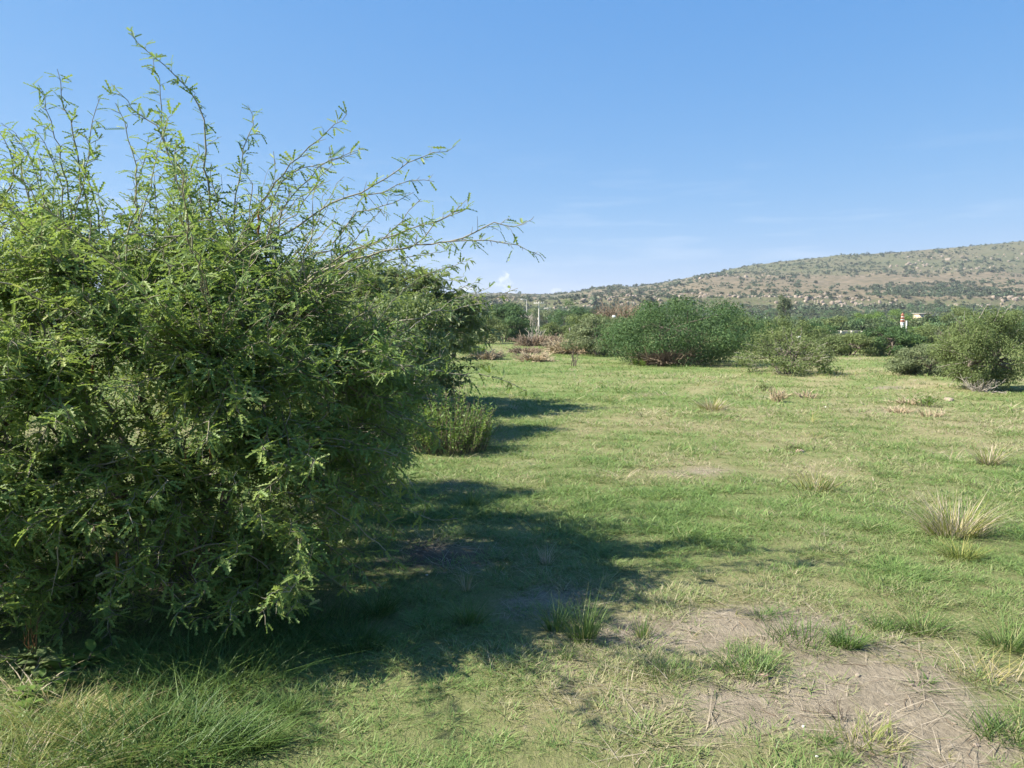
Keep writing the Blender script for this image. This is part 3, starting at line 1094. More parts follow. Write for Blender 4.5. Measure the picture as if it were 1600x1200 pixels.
S_BASE = np.array([-2.9, 14.4])
sk2, twl2, lf2 = grow_bush(8, (-2.85, 14.4, 1.45), S_BASE, (2.5, 2.2, 1.5), lambda x, y: .12, 8, 80, 1250, [
    (pl(14.2, (560, 470), (620, 440), (680, 425), (735, 405)), .012), (pl(14.0, (600, 500), (670, 470), (720, 450), (748, 440)), .010),
    (pl(14.0, (620, 560), (690, 520), (730, 500), (752, 505)), .010), (pl(14.3, (560, 450), (600, 410), (650, 400), (700, 392)), .010)],
    .125, (.12, .19), (.22, .30), .06)
off2 = np.array([S_BASE[0], S_BASE[1], 0])
bush2 = empty('mesquite_bush', (S_BASE[0], S_BASE[1], 0), 'second rounded mesquite bush just behind the big left one, shading the grass to its right', 'bush')
P2, D2, N2, L2, W2 = lf2
print('second bush pinnae', len(P2))
v, f, r = spray(P2 - off2, D2, N2, L2, W2, LEAF_FAR)
link('crown', make_mesh('bush_crown', v, [f], [M['mesquite_far']], {'rnd': r}), bush2)
acc = Acc()
acc.add(twl2[0] - off2, twl2[1], .5)
for ln, r0, r1, lvl in sk2.lines:
    rr = np.linspace(r0 * 1.6, r1 * 1.5, len(ln))
    if lvl == 0:
        a2 = Acc()
        tube(a2, ln - off2, rr, 6)
        link('trunk', a2.mesh('bush_wood', [M['bark']], True), bush2)
    else:
        tube(acc, ln - off2, rr, 4, rng.random())
link('twigs', acc.mesh('bush_twigs', [M['twig']], True), bush2, kind='stuff')


# ---------------------------------------------------------------- bushes and trees of the middle distance
def crown_leaves(R, n, w, h, z0, n_cl, leaf, flat=.55, top_bias=.3, lift=0.0, rag=.16, var=.35):
    """leaves of an uneven crown made of n_cl sprays inside an ellipsoid w wide, h high standing z0 above ground"""
    d = norm(R.normal(size=(n_cl, 3)) + np.array([0, 0, top_bias]))
    q = R.uniform(.35, 1.0, n_cl) ** .55
    q *= 1 + var * noise3(d[:, 0] * 1.9 + R.uniform(0, 50), d[:, 1] * 1.9, d[:, 2] * 1.9)
    cc = d * q[:, None] * np.array([w / 2 * .92, w / 2 * .92, h * .56]) + np.array([0, 0, z0 + h * .40])
    cc[:, 2] = np.where(cc[:, 2] < z0 + .06 * h, z0 + .06 * h + R.random(n_cl) * .3 * h, cc[:, 2])
    sz = R.uniform(.6, 1.35, n_cl) * (w + h) / 2 * rag
    wt_ = sz ** 2 / (sz ** 2).sum()
    own = R.choice(n_cl, n, p=wt_)
    g = R.normal(size=(n, 3))
    g = g / np.maximum(np.linalg.norm(g, axis=1, keepdims=True), .3) * (R.random((n, 1)) ** .45)
    P = cc[own] + g * sz[own][:, None] * np.array([1, 1, flat])
    P[:, 2] = np.maximum(P[:, 2], .03 + R.random(n) * .05)
    out = norm(g + np.array([0, 0, .35]))
    N = norm(out + R.normal(0, .55, (n, 3)))
    D = norm(np.cross(N, R.normal(size=(n, 3))) + np.array([0, 0, -.25 + lift]) + g * .4)
    L = R.uniform(.7, 1.4, n) * leaf
    return P, D, N, L, cc


def build_tree(name, label, cat, seed, base, w, h, z0, n, leaf, lm, n_cl=45, flat=.55, trunk_r=.06, n_tr=3, aspect=.32, top_bias=.3, twigs=0, lift=0., rag=.16, group=None, wood='bark', var=.35):
    R = np.random.default_rng(seed)
    t = empty(name, base, label, cat, group)
    P, D, N, L, cc = crown_leaves(R, n, w, h - z0, z0, n_cl, leaf, flat, top_bias, lift, rag, var)
    v, f, r = spray(P, D, N, L, L * aspect, LEAF_FAR, R)
    link('crown', make_mesh('tree_crown', v, [f], [M[lm]], {'rnd': r}), t)
    ends = cc[R.permutation(len(cc))]
    for k in range(n_tr):
        a = Acc()
        ang = 2 * np.pi * k / n_tr + R.uniform(0, 1)
        b = np.array([.05 * w * np.cos(ang) * (n_tr > 1), .05 * w * np.sin(ang) * (n_tr > 1), -.05])
        fork = b + np.array([np.cos(ang) * w * .10, np.sin(ang) * w * .10, max(z0, .18 * h) + .12 * h])
        tl = bez(b, b + np.array([0, 0, .4 * fork[2]]), fork - (fork - b) * .3, fork, 7)
        tl[1:-1] += R.normal(0, trunk_r * .25, (5, 3))
        tube(a, tl, np.linspace(trunk_r, trunk_r * .6, 7), 7)
        tr = link('trunk', a.mesh('tree_trunk', [M[wood]], True), t)
        for e in ends[k::n_tr][:7]:
            a = Acc()
            Ld = np.linalg.norm(e - fork)
            lb = bez(fork, fork + np.array([0, 0, .35 * Ld]), e - norm(e - fork) * .2 * Ld, e, 6)
            lb[1:-1] += R.normal(0, .03 * Ld, (4, 3))
            tube(a, lb, np.linspace(trunk_r * .5, trunk_r * .12, 6), 5)
            link('limb', a.mesh('tree_limb', [M[wood]], True), tr)
    if twigs:
        k = R.integers(0, len(P), twigs)
        dirn = norm(P[k] - np.array([0, 0, z0 + (h - z0) * .2]) + R.normal(0, .2, (twigs, 3)))
        LL = R.uniform(.15, .35, twigs) * h
        tv, tf, _ = strands(P[k] - dirn * LL[:, None] * .7, dirn, LL, 4, R.normal(0, .12, (twigs, 3)), .012 * h / 2.4, .004, .03, R)
        a = Acc()
        a.add(tv, tf, R.random())
        link('twigs', a.mesh('tree_twigs', [M['bare']]), t, kind='stuff')
    return t


def px_tree(name, label, cat, seed, u, vb, vt, wpx, n, leafpx, lm, Y=None, z0f=.02, **kw):
    if Y is None:
        b = ground_at(u, vb)
    else:
        b = at(u, vb, Y); b[2] = 0
    Yd = b[1]
    top = at(u, vt, Yd)[2]
    b[2] = float(gz(b[0], b[1]))
    return build_tree(name, label, cat, seed, Vector(b), wpx * 1.06 / F_PX * Yd, top, z0f * top, n, leafpx / F_PX * Yd, lm, **kw)


px_tree('mesquite_bush', 'large dense dark green bush in the middle of the field edge, widest of the row', 'bush', 21, 1066, 569, 456, 232, 40000, 3.7, 'deep', n_cl=75, trunk_r=.07, n_tr=4, rag=.165, flat=.6, var=.2, top_bias=.1)
px_tree('mesquite_bush', 'leafy bush joining the big left mesquite to the second one, low and ragged', 'bush', 20, 612, 678, 450, 215, 30000, 7.5, 'mesquite_far', n_cl=80, flat=.6, twigs=160, rag=.13)
px_tree('mesquite_bush', 'low leafy bush at the back foot of the big left mesquite, added to shade the grass on its right', 'bush', 19, 548, 775, 520, 200, 26000, 6.0, 'mesquite_far', n_cl=80, flat=.6, twigs=120, rag=.13)  # bush added so that its shadow covers the grass along the hedge base
px_tree('mesquite_bush', 'dull olive bush leaning against the left side of the large dark green bush', 'bush', 22, 938, 556, 492, 110, 14250, 3.7, 'grey', n_cl=50, rag=.14, twigs=120)
px_tree('mesquite_bush', 'loose grey-green bush with bare twigs touching the right side of the large dark green bush', 'bush', 23, 1228, 584, 516, 150, 9500, 3.7, 'olive', n_cl=60, rag=.14, twigs=220, flat=.6)
px_tree('mesquite_bush', 'low wide grey-green bush on open grass left of the single trunked tree', 'bush', 24, 1446, 586, 536, 125, 13300, 3.7, 'grey', n_cl=46, rag=.13, twigs=60, flat=.5)
px_tree('mesquite_tree', 'spreading green tree with a dark visible trunk at the right edge of the field', 'tree', 25, 1530, 609, 480, 150, 40000, 3.4, 'olive', z0f=.04, n_cl=120, trunk_r=.085, n_tr=2, rag=.125, flat=.8, top_bias=.15, var=.25, twigs=140)
px_tree('mesquite_bush', 'dark rounded bush at the left end of the field beside the wooden post', 'bush', 26, 789, 534, 476, 84, 12350, 3.4, 'deep', n_cl=40, rag=.15)
px_tree('mesquite_bush', 'olive bush crown in the hedge right behind the pale stake', 'bush', 27, 1232, 556, 497, 120, 13300, 3.4, 'olive', n_cl=60, rag=.13)
px_tree('mesquite_bush', 'olive hedge bush beneath the left end of the long pale wall', 'bush', 28, 1325, 556, 521, 100, 10450, 3.4, 'olive', n_cl=44, rag=.14)
px_tree('mesquite_tree', 'dark green tree with a shaded open trunk beneath the right end of the pale wall', 'tree', 29, 1384, 556, 505, 90, 11400, 3.4, 'deep', n_cl=46, rag=.14, z0f=.12)
px_tree('mesquite_bush', 'yellow-green bush crown low between hedge and palm', 'bush', 30, 1410, 556, 528, 52, 4750, 3.1, 'bright', n_cl=20)
px_tree('mesquite_bush', 'mid green bush in the gap behind the straw heap', 'bush', 32, 868, 532, 505, 70, 6840, 3.1, 'olive', n_cl=30)
px_tree('mesquite_bush', 'yellowish bush crown between the straw heap and the white globe', 'bush', 33, 922, 545, 488, 85, 9500, 3.1, 'olive', Y=52, n_cl=36)
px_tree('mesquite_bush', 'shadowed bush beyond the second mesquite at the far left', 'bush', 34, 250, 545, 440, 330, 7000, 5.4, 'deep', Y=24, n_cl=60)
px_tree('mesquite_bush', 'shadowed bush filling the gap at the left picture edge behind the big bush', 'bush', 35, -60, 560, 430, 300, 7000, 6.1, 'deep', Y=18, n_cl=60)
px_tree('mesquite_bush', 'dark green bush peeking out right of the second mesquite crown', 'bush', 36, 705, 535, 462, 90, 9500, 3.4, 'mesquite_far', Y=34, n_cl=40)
px_tree('mesquite_tree', 'dark tree left of the utility poles in front of the far ridge', 'tree', 37, 795, 514, 464, 70, 6840, 2.7, 'deep', Y=120, n_cl=36)
px_tree('mesquite_tree', 'dark spreading tree right of the utility poles in front of the far ridge', 'tree', 38, 890, 514, 470, 78, 6840, 2.7, 'deep', Y=112, n_cl=38)
px_tree('mesquite_tree', 'grey-green tree crown just behind the tallest utility pole', 'tree', 39, 845, 514, 478, 60, 4940, 2.7, 'grey', Y=190, n_cl=30)
px_tree('broadleaf_tree', 'bright green tree crown standing over the pale wall left of the red tower', 'tree', 40, 1392, 515, 480, 60, 6840, 2.7, 'bright', Y=135, n_cl=36)
px_tree('broadleaf_tree', 'bright green smaller crown left of the bigger bright crown', 'tree', 41, 1352, 515, 486, 40, 4180, 2.4, 'bright', Y=130, n_cl=24)
px_tree('cypress_tree', 'narrow upright tree taller than the hedge in front of the rocky ledge', 'tree', 42, 1225, 513, 457, 19, 4180, 2.4, 'belt', Y=150, n_cl=30, flat=1.2, rag=.09)
px_tree('broadleaf_tree', 'olive tree crown in front of the hill foot over the single trunked tree', 'tree', 43, 1500, 513, 478, 60, 5700, 2.7, 'olive', Y=100, n_cl=34)
px_tree('broadleaf_tree', 'olive tree crown at the right picture edge behind the single trunked tree', 'tree', 44, 1585, 513, 484, 70, 5700, 2.7, 'olive', Y=90, n_cl=34)
px_tree('mesquite_bush', 'pale green bush right of the palm and left of the trunked tree', 'bush', 45, 1447, 548, 512, 60, 5320, 2.7, 'grey', Y=62, n_cl=30)
px_tree('mesquite_bush', 'reddish-tinged bush at the right edge behind the trunked tree', 'bush', 46, 1608, 560, 510, 60, 4940, 3.0, 'olive', Y=45, n_cl=30)


HEDGE = [  # u, top v, width px, distance, leaf, label
    (1195, 503, 90, 47, 'olive', 'olive hedge bush in the second row just right of the large dark bush'),
    (1270, 501, 95, 50, 'deep', 'darker hedge bush in the second row between stake and pale wall'),
    (1300, 523, 80, 44, 'grey', 'grey-green hedge bush low in front of the left end of the pale wall'),
    (1352, 523, 80, 43, 'olive', 'olive hedge bush in front of the middle of the pale wall'),
    (1412, 522, 60, 58, 'deep', 'dark bush between the open trunked tree and the palm'),
    (1470, 506, 90, 60, 'olive', 'olive bush right behind the left half of the trunked tree'),
    (1560, 500, 120, 58, 'deep', 'dark green bush row behind the right half of the trunked tree'),
    (1640, 500, 120, 55, 'olive', 'olive bush cut off by the right picture edge in the back row'),
    (985, 494, 90, 55, 'grey', 'grey-green bush behind the left shoulder of the large dark bush'),
    (760, 492, 70, 60, 'olive', 'olive bush behind the dark fence post'),
    (845, 512, 60, 85, 'deep', 'small dark bush under the thickest utility pole'),
    (905, 505, 60, 75, 'olive', 'small olive bush under the dark spreading tree'),
]
HEDGE += [
    (1300, 493, 70, 118, 'olive', 'olive tree crown rising behind the left end of the pale wall'),
    (1338, 497, 50, 122, 'deep', 'dark tree crown rising behind the middle of the pale wall'),
    (1160, 489, 70, 52, 'olive', 'olive bush tucked close behind the right flank of the large dark bush'),
    (1205, 498, 80, 43, 'deep', 'dark hedge bush left behind the pale stake'),
]
for k, (u, vt, w_, Yh, lm_, lab) in enumerate(HEDGE):
    px_tree('mesquite_bush', lab, 'bush', 120 + k, u, 540, vt, w_, 5200, 3.2, lm_, Y=Yh, n_cl=44, rag=.14)

# belt of trees along the foot of the hill
belt_protos = []
for k in range(5):
    R = np.random.default_rng(300 + k)
    P_, D_, N__, L_, cc_ = crown_leaves(R, 620, 1.0, .8, 0.02, 16, .085, .6)
    v, f, r = spray(P_, D_, N__, L_, L_ * .5, LEAF_FAR, R)
    belt_protos.append(make_mesh('belt_crown', v, [f], [M['belt']], {'rnd': r}))
scrub_protos = []
for k in range(5):
    R = np.random.default_rng(330 + k)
    P_, D_, N__, L_, cc_ = crown_leaves(R, 110, 1.0, .62, 0.0, 7, .22, .6)
    v, f, r = spray(P_, D_, N__, L_, L_ * .6, LEAF_FAR, R)
    scrub_protos.append(make_mesh('scrub_crown', v, [f], [M['scrub']], {'rnd': r}))


def field_z(u, Y):
    x, y, z = hill_xyz(u, Y)
    return np.where(Y < 235, 0.0, np.maximum(z, 0))


n = 7500
ub = rng.uniform(-500, 2300, n)
Yb = 80 + rng.random(n) ** .8 * 340
xb = (ub - 800) / F_PX * Yb
zb = field_z(ub, Yb)
sb = rng.uniform(2.2, 5.2, n) * (0.75 + .35 * noise3(xb * .02, Yb * .02, 1.0))
dens = 0.85 + 0.9 * fbm(xb * .012, Yb * .016, 8.0, 3)
# tops must stay under the rock band of the hill where the photograph shows it
_, vtop, _ = to_px(xb, Yb, zb + sb * .8)
lim = np.interp(ub, [-500, 700, 760, 950, 1040, 1250, 1330, 1480, 1620, 2300], [462, 462, 474, 476, 478, 478, 478, 470, 470, 470])
ok = (rng.random(n) < dens) & (vtop > lim) & ~((ub > 770) & (ub < 900) & (Yb < 230))
ok &= ~((ub > 1280) & (ub < 1440) & (Yb < 112) & (vtop < 515))
ub, Yb, xb, zb, sb = ub[ok], Yb[ok], xb[ok], zb[ok], sb[ok]
big = (sb / Yb) * ((ub > 740) & (ub < 1640))
order = np.argsort(-big)
for i in order[:200]:
    o = link('belt_tree', belt_protos[i % 5], None, (xb[i], Yb[i], zb[i] - .1))
    o.rotation_euler = (0, 0, rng.uniform(0, 6.28))
    s = sb[i]
    o.scale = (s, s, s * rng.uniform(.8, 1.1))
    tag(o, 'round dark green tree in the dense belt along the foot of the hill', 'tree', 'trees of the belt along the foot of the hill')
i = order[200:]
sc_ = np.stack([sb[i], sb[i], sb[i] * rng.uniform(.8, 1.1, len(i))], -1)
scatter('far_woodland', np.stack([xb[i], Yb[i], zb[i] - .1], -1), np.stack([0 * ub[i], 0 * ub[i], rng.uniform(0, 6.28, len(i))], -1), sc_, rng.integers(0, 5, len(i)), belt_protos)

# scrub over the hillside
n = 34000
us_ = rng.uniform(-500, 2300, n)
Ys_ = np.sqrt(rng.uniform(330 ** 2, 915 ** 2, n))
Ys_[:5000] = rng.uniform(300, 445, 5000)
Ys_[5000:6500] = rng.uniform(450, 600, 1500)
us_[5000:6500] = rng.normal(1480, 80, 1500)
xs_, ys_, zs_ = hill_xyz(us_, Ys_)
_, vs_, _ = to_px(xs_, ys_, zs_)
skl = np.interp(us_, SKY_U, SKY_V)
pl8 = np.maximum(431 + np.clip(1300 - us_, 0, 400) * 0.012, skl + 5)
cn = fbm(xs_ * .013, ys_ * .02, 3.0, 4, .6)
dn = np.where(Ys_ > 690, .85, np.where(Ys_ > 445, .20, 1.3))
dn = np.where((us_ < 1080) & (Ys_ > 445), .45, dn)
dn = dn + 1.5 * cn - .08
dn = dn + .55 * np.exp(-(((us_ - 1060) / 90) ** 2 + ((Ys_ - 600) / 60) ** 2)) + 1.5 * np.exp(-(((us_ - 1480) / 90) ** 2 + ((Ys_ - 520) / 80) ** 2))
dn = dn + .5 * (Ys_ > 870)
ok = rng.random(n) < dn
us_, xs_, ys_, zs_, cn = us_[ok], xs_[ok], ys_[ok], zs_[ok], cn[ok]
ss = (.9 + 3.0 * rng.random(len(xs_)) ** 2.2) * (1 + .6 * np.clip(cn, -.3, 1)) * np.where(rng.random(len(xs_)) < .08, 1.5, 1)
big = (ss / ys_) * ((us_ > 745) & (us_ < 1600)) * (1 + .8 * (ys_ > 870))
order = np.argsort(-big)
for i in order[:300]:
    o = link('scrub_bush', scrub_protos[i % 5], None, (xs_[i], ys_[i], zs_[i] - .15))
    o.rotation_euler = (0, 0, rng.uniform(0, 6.28))
    o.scale = (ss[i], ss[i], ss[i] * rng.uniform(.75, 1.15))
    tag(o, 'small dark scrub bush dotted on the dry rocky hillside', 'bush', 'scrub bushes dotted on the far hillside')
i = order[300:]
sc_ = np.stack([ss[i], ss[i], ss[i] * rng.uniform(.7, 1.1, len(i))], -1)
scatter('hillside_scrub', np.stack([xs_[i], ys_[i], zs_[i] - .15], -1), np.stack([0 * ss[i], 0 * ss[i], rng.uniform(0, 6.28, len(i))], -1), sc_, rng.integers(0, 5, len(i)), scrub_protos)
print('belt', len(ub), 'scrub', len(xs_))


def rock_mesh(seed, m, jag=.35):
    import bmesh
    bm = bmesh.new()
    bmesh.ops.create_icosphere(bm, subdivisions=2, radius=.5)
    co = np.array([v.co[:] for v in bm.verts])
    k = 1 + jag * fbm(co[:, 0] * 2.2 + seed, co[:, 1] * 2.2, co[:, 2] * 2.2, 3)
    co = co * k[:, None]
    co = np.sign(co) * np.minimum(np.abs(co), np.array([.46, .42, .36]))
    for v, c_ in zip(bm.verts, co):
        v.co = c_
    me = bpy.data.meshes.new('rock')
    bm.to_mesh(me)
    bm.free()
    me.materials.append(m)
    return me


rock_protos = [rock_mesh(k * 3.1, M['rock']) for k in range(5)]
n = 3800
ur = np.concatenate([rng.uniform(760, 2200, n), rng.uniform(1380, 2200, 900), rng.uniform(1040, 1230, 260)])
Yr = np.concatenate([434 + rng.normal(0, 16, n), rng.uniform(720, 850, 900), rng.uniform(690, 770, 260)])
xr, yr, zr = hill_xyz(ur, Yr)
ok = rng.random(len(xr)) < .35 + 2.2 * fbm(xr * .02, yr * .03, 6.0, 2)
ur, xr, yr, zr = ur[ok], xr[ok], yr[ok], zr[ok]
sr = (.4 + 1.7 * rng.random(len(xr)) ** 2.5) * np.where(yr > 600, 1.7, 1.15)
big = (sr / yr) * ((ur > 745) & (ur < 1600))
order = np.argsort(-big)
for i in order[:300]:
    o = link('boulder', rock_protos[i % 5], None, (xr[i], yr[i], zr[i] + .1 * sr[i]))
    o.rotation_euler = (rng.uniform(-.3, .3), rng.uniform(-.3, .3), rng.uniform(0, 6.28))
    o.scale = (sr[i] * rng.uniform(.8, 1.4), sr[i], sr[i] * rng.uniform(.8, 1.5))
    tag(o, 'pale pinkish boulder of the rock ledges on the far hill', 'rock', 'boulders of the rock ledges on the far hill')
i = order[300:]
sc_ = np.stack([sr[i] * rng.uniform(.8, 1.4, len(i)), sr[i], sr[i] * rng.uniform(.8, 1.5, len(i))], -1)
scatter('hillside_rocks', np.stack([xr[i], yr[i], zr[i] + .1 * sr[i]], -1), np.stack([rng.uniform(-.3, .3, len(i)), rng.uniform(-.3, .3, len(i)), rng.uniform(0, 6.28, len(i))], -1), sc_, rng.integers(0, 5, len(i)), rock_protos)


# ---------------------------------------------------------------- built things far off
def box(acc, c, s, taper=1.0):
    x, y, z = np.array(s) / 2.
    V = []
    for dz, k in ((-z, 1.0), (z, taper)):
        V += [(-x * k, -y * k, dz), (x * k, -y * k, dz), (x * k, y * k, dz), (-x * k, y * k, dz)]
    F = [(0, 3, 2, 1), (4, 5, 6, 7), (0, 1, 5, 4), (1, 2, 6, 5), (2, 3, 7, 6), (3, 0, 4, 7)]
    acc.add(np.array(V) + np.array(c), F)


def box_obj(name, m, parent, c, s, taper=1.0):
    a = Acc()
    box(a, c, s, taper)
    return link(name, a.mesh(name, [m]), parent)


def tube_obj(name, m, parent, pts, r, sides=8):
    a = Acc()
    tube(a, pts, r, sides)
    return link(name, a.mesh(name, [m], True), parent)


def utility_pole(u, vt, Y, label, r, arm, lamp):
    b = at(u, 505, Y); b[2] = 0
    top = at(u, vt, Y)[2]
    t = empty('utility_pole', Vector(b), label, 'utility pole')
    tube_obj('pole', M['concrete'], t, [(0, 0, -.2), (0, 0, top * .5), (0, 0, top)], [r * 1.25, r, r * .8])
    if arm:
        box_obj('crossarm', M['concrete'], t, (0, -r - .05, top - .35), (2.0, .12, .14))
        for x in (-.9, -.5, .5, .9):
            tube_obj('insulator', M['concrete'], t, [(x, -r - .05, top - .28), (x, -r - .05, top - .02)], [.06, .045], 6)
    if lamp:
        tube_obj('lamp_arm', M['concrete'], t, [(0, 0, top - .2), (-.5, 0, top + .05), (-1.0, 0, top + .1)], .05, 5)
        box_obj('lamp_head', M['white'], t, (-1.2, 0, top + .08), (.6, .25, .14), .7)
    return t


utility_pole(842, 471, 150, 'tall pale concrete utility pole with a crossarm, thickest of the poles', .12, True, False)
utility_pole(823, 468, 185, 'pale lamp pole with a small arm left of the thickest pole', .08, False, True)
utility_pole(855, 480, 230, 'thin short pole right of the thickest pole', .10, True, False)
utility_pole(807, 479, 170, 'thin grey pole leftmost of the far poles', .09, False, False)
utility_pole(949, 484, 90, 'thin pale pole among the reddish bare tree twigs', .05, False, False)

b = at(1410, 505, 92); b[2] = 0
t = empty('tower', Vector(b), 'small red and white tower with a tapered white base rising over the trees', 'tower')
ztop = at(1410, 491, 92)[2]
box_obj('base', M['white'], t, (0, 0, .8), (.22, .22, 1.7), 1.3)
zz = np.linspace(1.65, ztop, 4)
for k in range(3):
    zc = (zz[k] + zz[k + 1]) / 2
    hh = zz[k + 1] - zz[k]
    w_ = .32 - .06 * k
    box_obj('band', M['white'], t, (0, 0, zz[k] + .03), (w_ + .06, w_ + .06, .06))
    for sx in (-1, 1):
        for sy in (-1, 1):
            box_obj('pillar', M['red'], t, (sx * w_ * .4, sy * w_ * .4, zc + .03), (.07, .07, hh - .06))
    box_obj('core', M['red'], t, (0, .0, zc + .03), (w_ * .45, w_ * .45, hh - .065))
box_obj('cap', M['red'], t, (0, 0, ztop + .08), (.2, .2, .16), .3)
b = at(1416.5, 505, 90); b[2] = 0
t = empty('gate_post', Vector(b), 'slim white square post standing close right of the red and white tower', 'post')
box_obj('shaft', M['white'], t, (0, 0, .9), (.10, .10, 1.8))
box_obj('capital', M['white'], t, (0, 0, 1.84), (.15, .15, .07))

b0, b1 = at(1298, 516, 105), at(1362, 517, 105)
t = empty('long_wall', ((b0[0] + b1[0]) / 2, 105, 0), 'long low pale wall showing above the hedge in front of the hill', 'wall')
wl = b1[0] - b0[0]
box_obj('wall_panel', M['wall'], t, (0, 0, .25), (wl, .25, .5))
box_obj('coping', M['wall'], t, (0, 0, .54), (wl + .1, .35, .08))
for k in range(5):
    box_obj('pier', M['wall'], t, (-wl / 2 + k * wl / 4, -.185, .3), (.3, .1, .6))

b = at(1448, 493, 260); zb_ = max(0, b[2] - 1.6)
t = empty('small_house', (b[0], 262, zb_ - .5), 'small tan flat roofed house half hidden by trees at the hill foot', 'house')
box_obj('wall', M['tanwall'], t, (0, 0, 1.3), (5.2, 4, 2.8))
box_obj('roof', M['wall'], t, (0, 0, 2.8), (5.8, 4.6, .2))
wnd = box_obj('window', M['white'], t, (-1.2, -2.02, 1.5), (1.2, .08, 1.0))
box_obj('pane', M['dark'], wnd, (-1.2, -2.07, 1.5), (1.0, .04, .8))
box_obj('door', M['dark'], t, (1.3, -2.03, 1.0), (1.0, .08, 2.0))

b = at(959, 497, 45)
t = empty('globe_lamp', (b[0], 45, 0), 'round white globe on a thin post poking out above the olive bush', 'lamp')
tube_obj('post', M['concrete'], t, [(0, 0, -.1), (0, 0, b[2] - .05)], .03)
import bmesh
bm = bmesh.new()
bmesh.ops.create_icosphere(bm, subdivisions=3, radius=.12)
me = bpy.data.meshes.new('globe'); bm.to_mesh(me); bm.free()
me.materials.append(M['white'])
for p_ in me.polygons:
    p_.use_smooth = True
link('globe', me, t, (0, 0, b[2] + .05))

b = ground_at(1245, 560); tp = at(1246, 527, b[1])
t = empty('stake', Vector(b), 'pale thin stake with a bent top standing in front of the hedge', 'stake')
tube_obj('shaft', M['bare'], t, [(-.05, 0, -.1), (0, 0, tp[2] * .6), (.03, 0, tp[2])], .035, 6)
box_obj('tip', M['white'], t, (.06, 0, tp[2]), (.16, .08, .10))

b = ground_at(733, 549); tp = at(733, 526, b[1])
t = empty('fence_post', Vector(b), 'dark weathered wooden fence post at the right edge of the second mesquite', 'fence post')
tube_obj('shaft', M['post'], t, [(0, 0, -.1), (.01, 0, tp[2] * .5), (0, 0, tp[2])], [.075, .07, .065], 7)
tube_obj('wire', M['concrete'], t, [(-3, 0, tp[2] * .8), (-1.5, 0, tp[2] * .77), (0, -.08, tp[2] * .8)], .006, 4)
b = ground_at(890, 540); tp = at(890, 512, b[1])
t = empty('fence_post', Vector(b), 'short pale post standing behind the straw heap', 'fence post')
tube_obj('shaft', M['bare'], t, [(0, 0, -.1), (.03, 0, tp[2] * .5), (0, 0, tp[2])], [.06, .055, .05], 7)


# ---------------------------------------------------------------- dry brush, bare trees, palm
def brush(name, label, cat, seed, u, v, wpx, hpx, n, m, spread=1.1, Y=None, upright=.5, side=.5):
    R = np.random.default_rng(seed)
    b = ground_at(u, v) if Y is None else at(u, v, Y)
    b[2] = float(gz(b[0], b[1])) if b[2] < .3 else b[2]
    w, h = wpx / F_PX * b[1], hpx / F_PX * b[1]
    a = R.uniform(0, 6.28, n)
    q = np.sqrt(R.random(n))
    P = np.stack([np.cos(a) * q * w * .28, np.sin(a) * q * w * .28, np.zeros(n)], -1)
    D = norm(np.stack([np.cos(a) * spread * q, np.sin(a) * spread * q, np.full(n, upright) + R.uniform(0, .5, n)], -1) + R.normal(0, .25, (n, 3)))
    L = R.uniform(.5, 1.05, n) * h / np.maximum(D[:, 2], .45)
    L = np.minimum(L, .75 * max(w, h))
    acc = Acc()
    pr = b[1] / F_PX
    V, F, pts = strands(P, D, L, 5, np.stack([R.normal(0, .15, n), R.normal(0, .15, n), R.uniform(-.3, 0, n)], -1), .8 * pr, .35 * pr, .03, R)
    acc.add(V, F, .3)
    k = int(n * 2.5)
    own = R.integers(0, n, k)
    tt = R.integers(1, 4, k)
    P2_ = pts[own, tt]
    D2_ = norm(D[own] + R.normal(0, side, (k, 3)))
    V, F, _ = strands(P2_, D2_, L[own] * R.uniform(.2, .5, k), 3, R.normal(0, .1, (k, 3)), .5 * pr, .25 * pr, .02, R)
    acc.add(V, F, .8)
    o = link(name, acc.mesh(name, [M[m]]), None, Vector(b))
    tag(o, label, cat)
    return o


brush('dry_shrub', 'reddish-brown dead shrub in front of the large dark green bush', 'shrub', 50, 1044, 571, 72, 26, 420, 'dry')
brush('brush_pile', 'rusty brown low brush pile left in the far grass', 'brush pile', 51, 820, 552, 42, 11, 200, 'dry', 1.5, upright=.25)
brush('straw_heap', 'tall pale heap of dry stalks left of the olive bush', 'brush pile', 52, 893, 553, 50, 28, 300, 'straw', 1.3, upright=.3)
brush('dry_weed', 'dry pale weed patch in front of the straw heap', 'weed', 53, 835, 565, 40, 16, 160, 'straw', 1.2)
brush('dry_weed', 'dry brownish weed patch right of the bright green weeds', 'weed', 54, 762, 562, 36, 16, 160, 'straw', 1.2)
brush('dead_sapling', 'thin leafless sapling standing alone before the olive bush', 'sapling', 55, 896, 572, 20, 36, 6, 'post', .3, upright=1.5)
brush('bare_tree', 'reddish bare tree left behind the large dark green bush', 'tree', 56, 968, 515, 60, 58, 110, 'dry', .8, Y=70, upright=.9, side=.7)
brush('bare_tree', 'pale leafless tree with forked stems left of the thickest pole', 'tree', 57, 829, 512, 24, 30, 22, 'bare', .5, Y=95, upright=1.3, side=.5)
brush('bare_tree', 'pale leafless tree leaning left under the lamp pole', 'tree', 58, 812, 512, 30, 32, 26, 'bare', .7, Y=100, upright=1.1, side=.5)
brush('bare_sapling', 'pale forked dead stems rising from dry weeds in the far gap', 'sapling', 59, 836, 540, 22, 46, 14, 'bare', .35, upright=1.6)
brush('dry_weed', 'straw coloured weeds at the foot of the pale forked stems', 'weed', 60, 838, 541, 50, 18, 240, 'dry', 1.1)
brush('dry_shrub', 'pale dry twigs tangled round the foot of the trunked tree', 'shrub', 61, 1530, 613, 40, 26, 34, 'bare', .7)
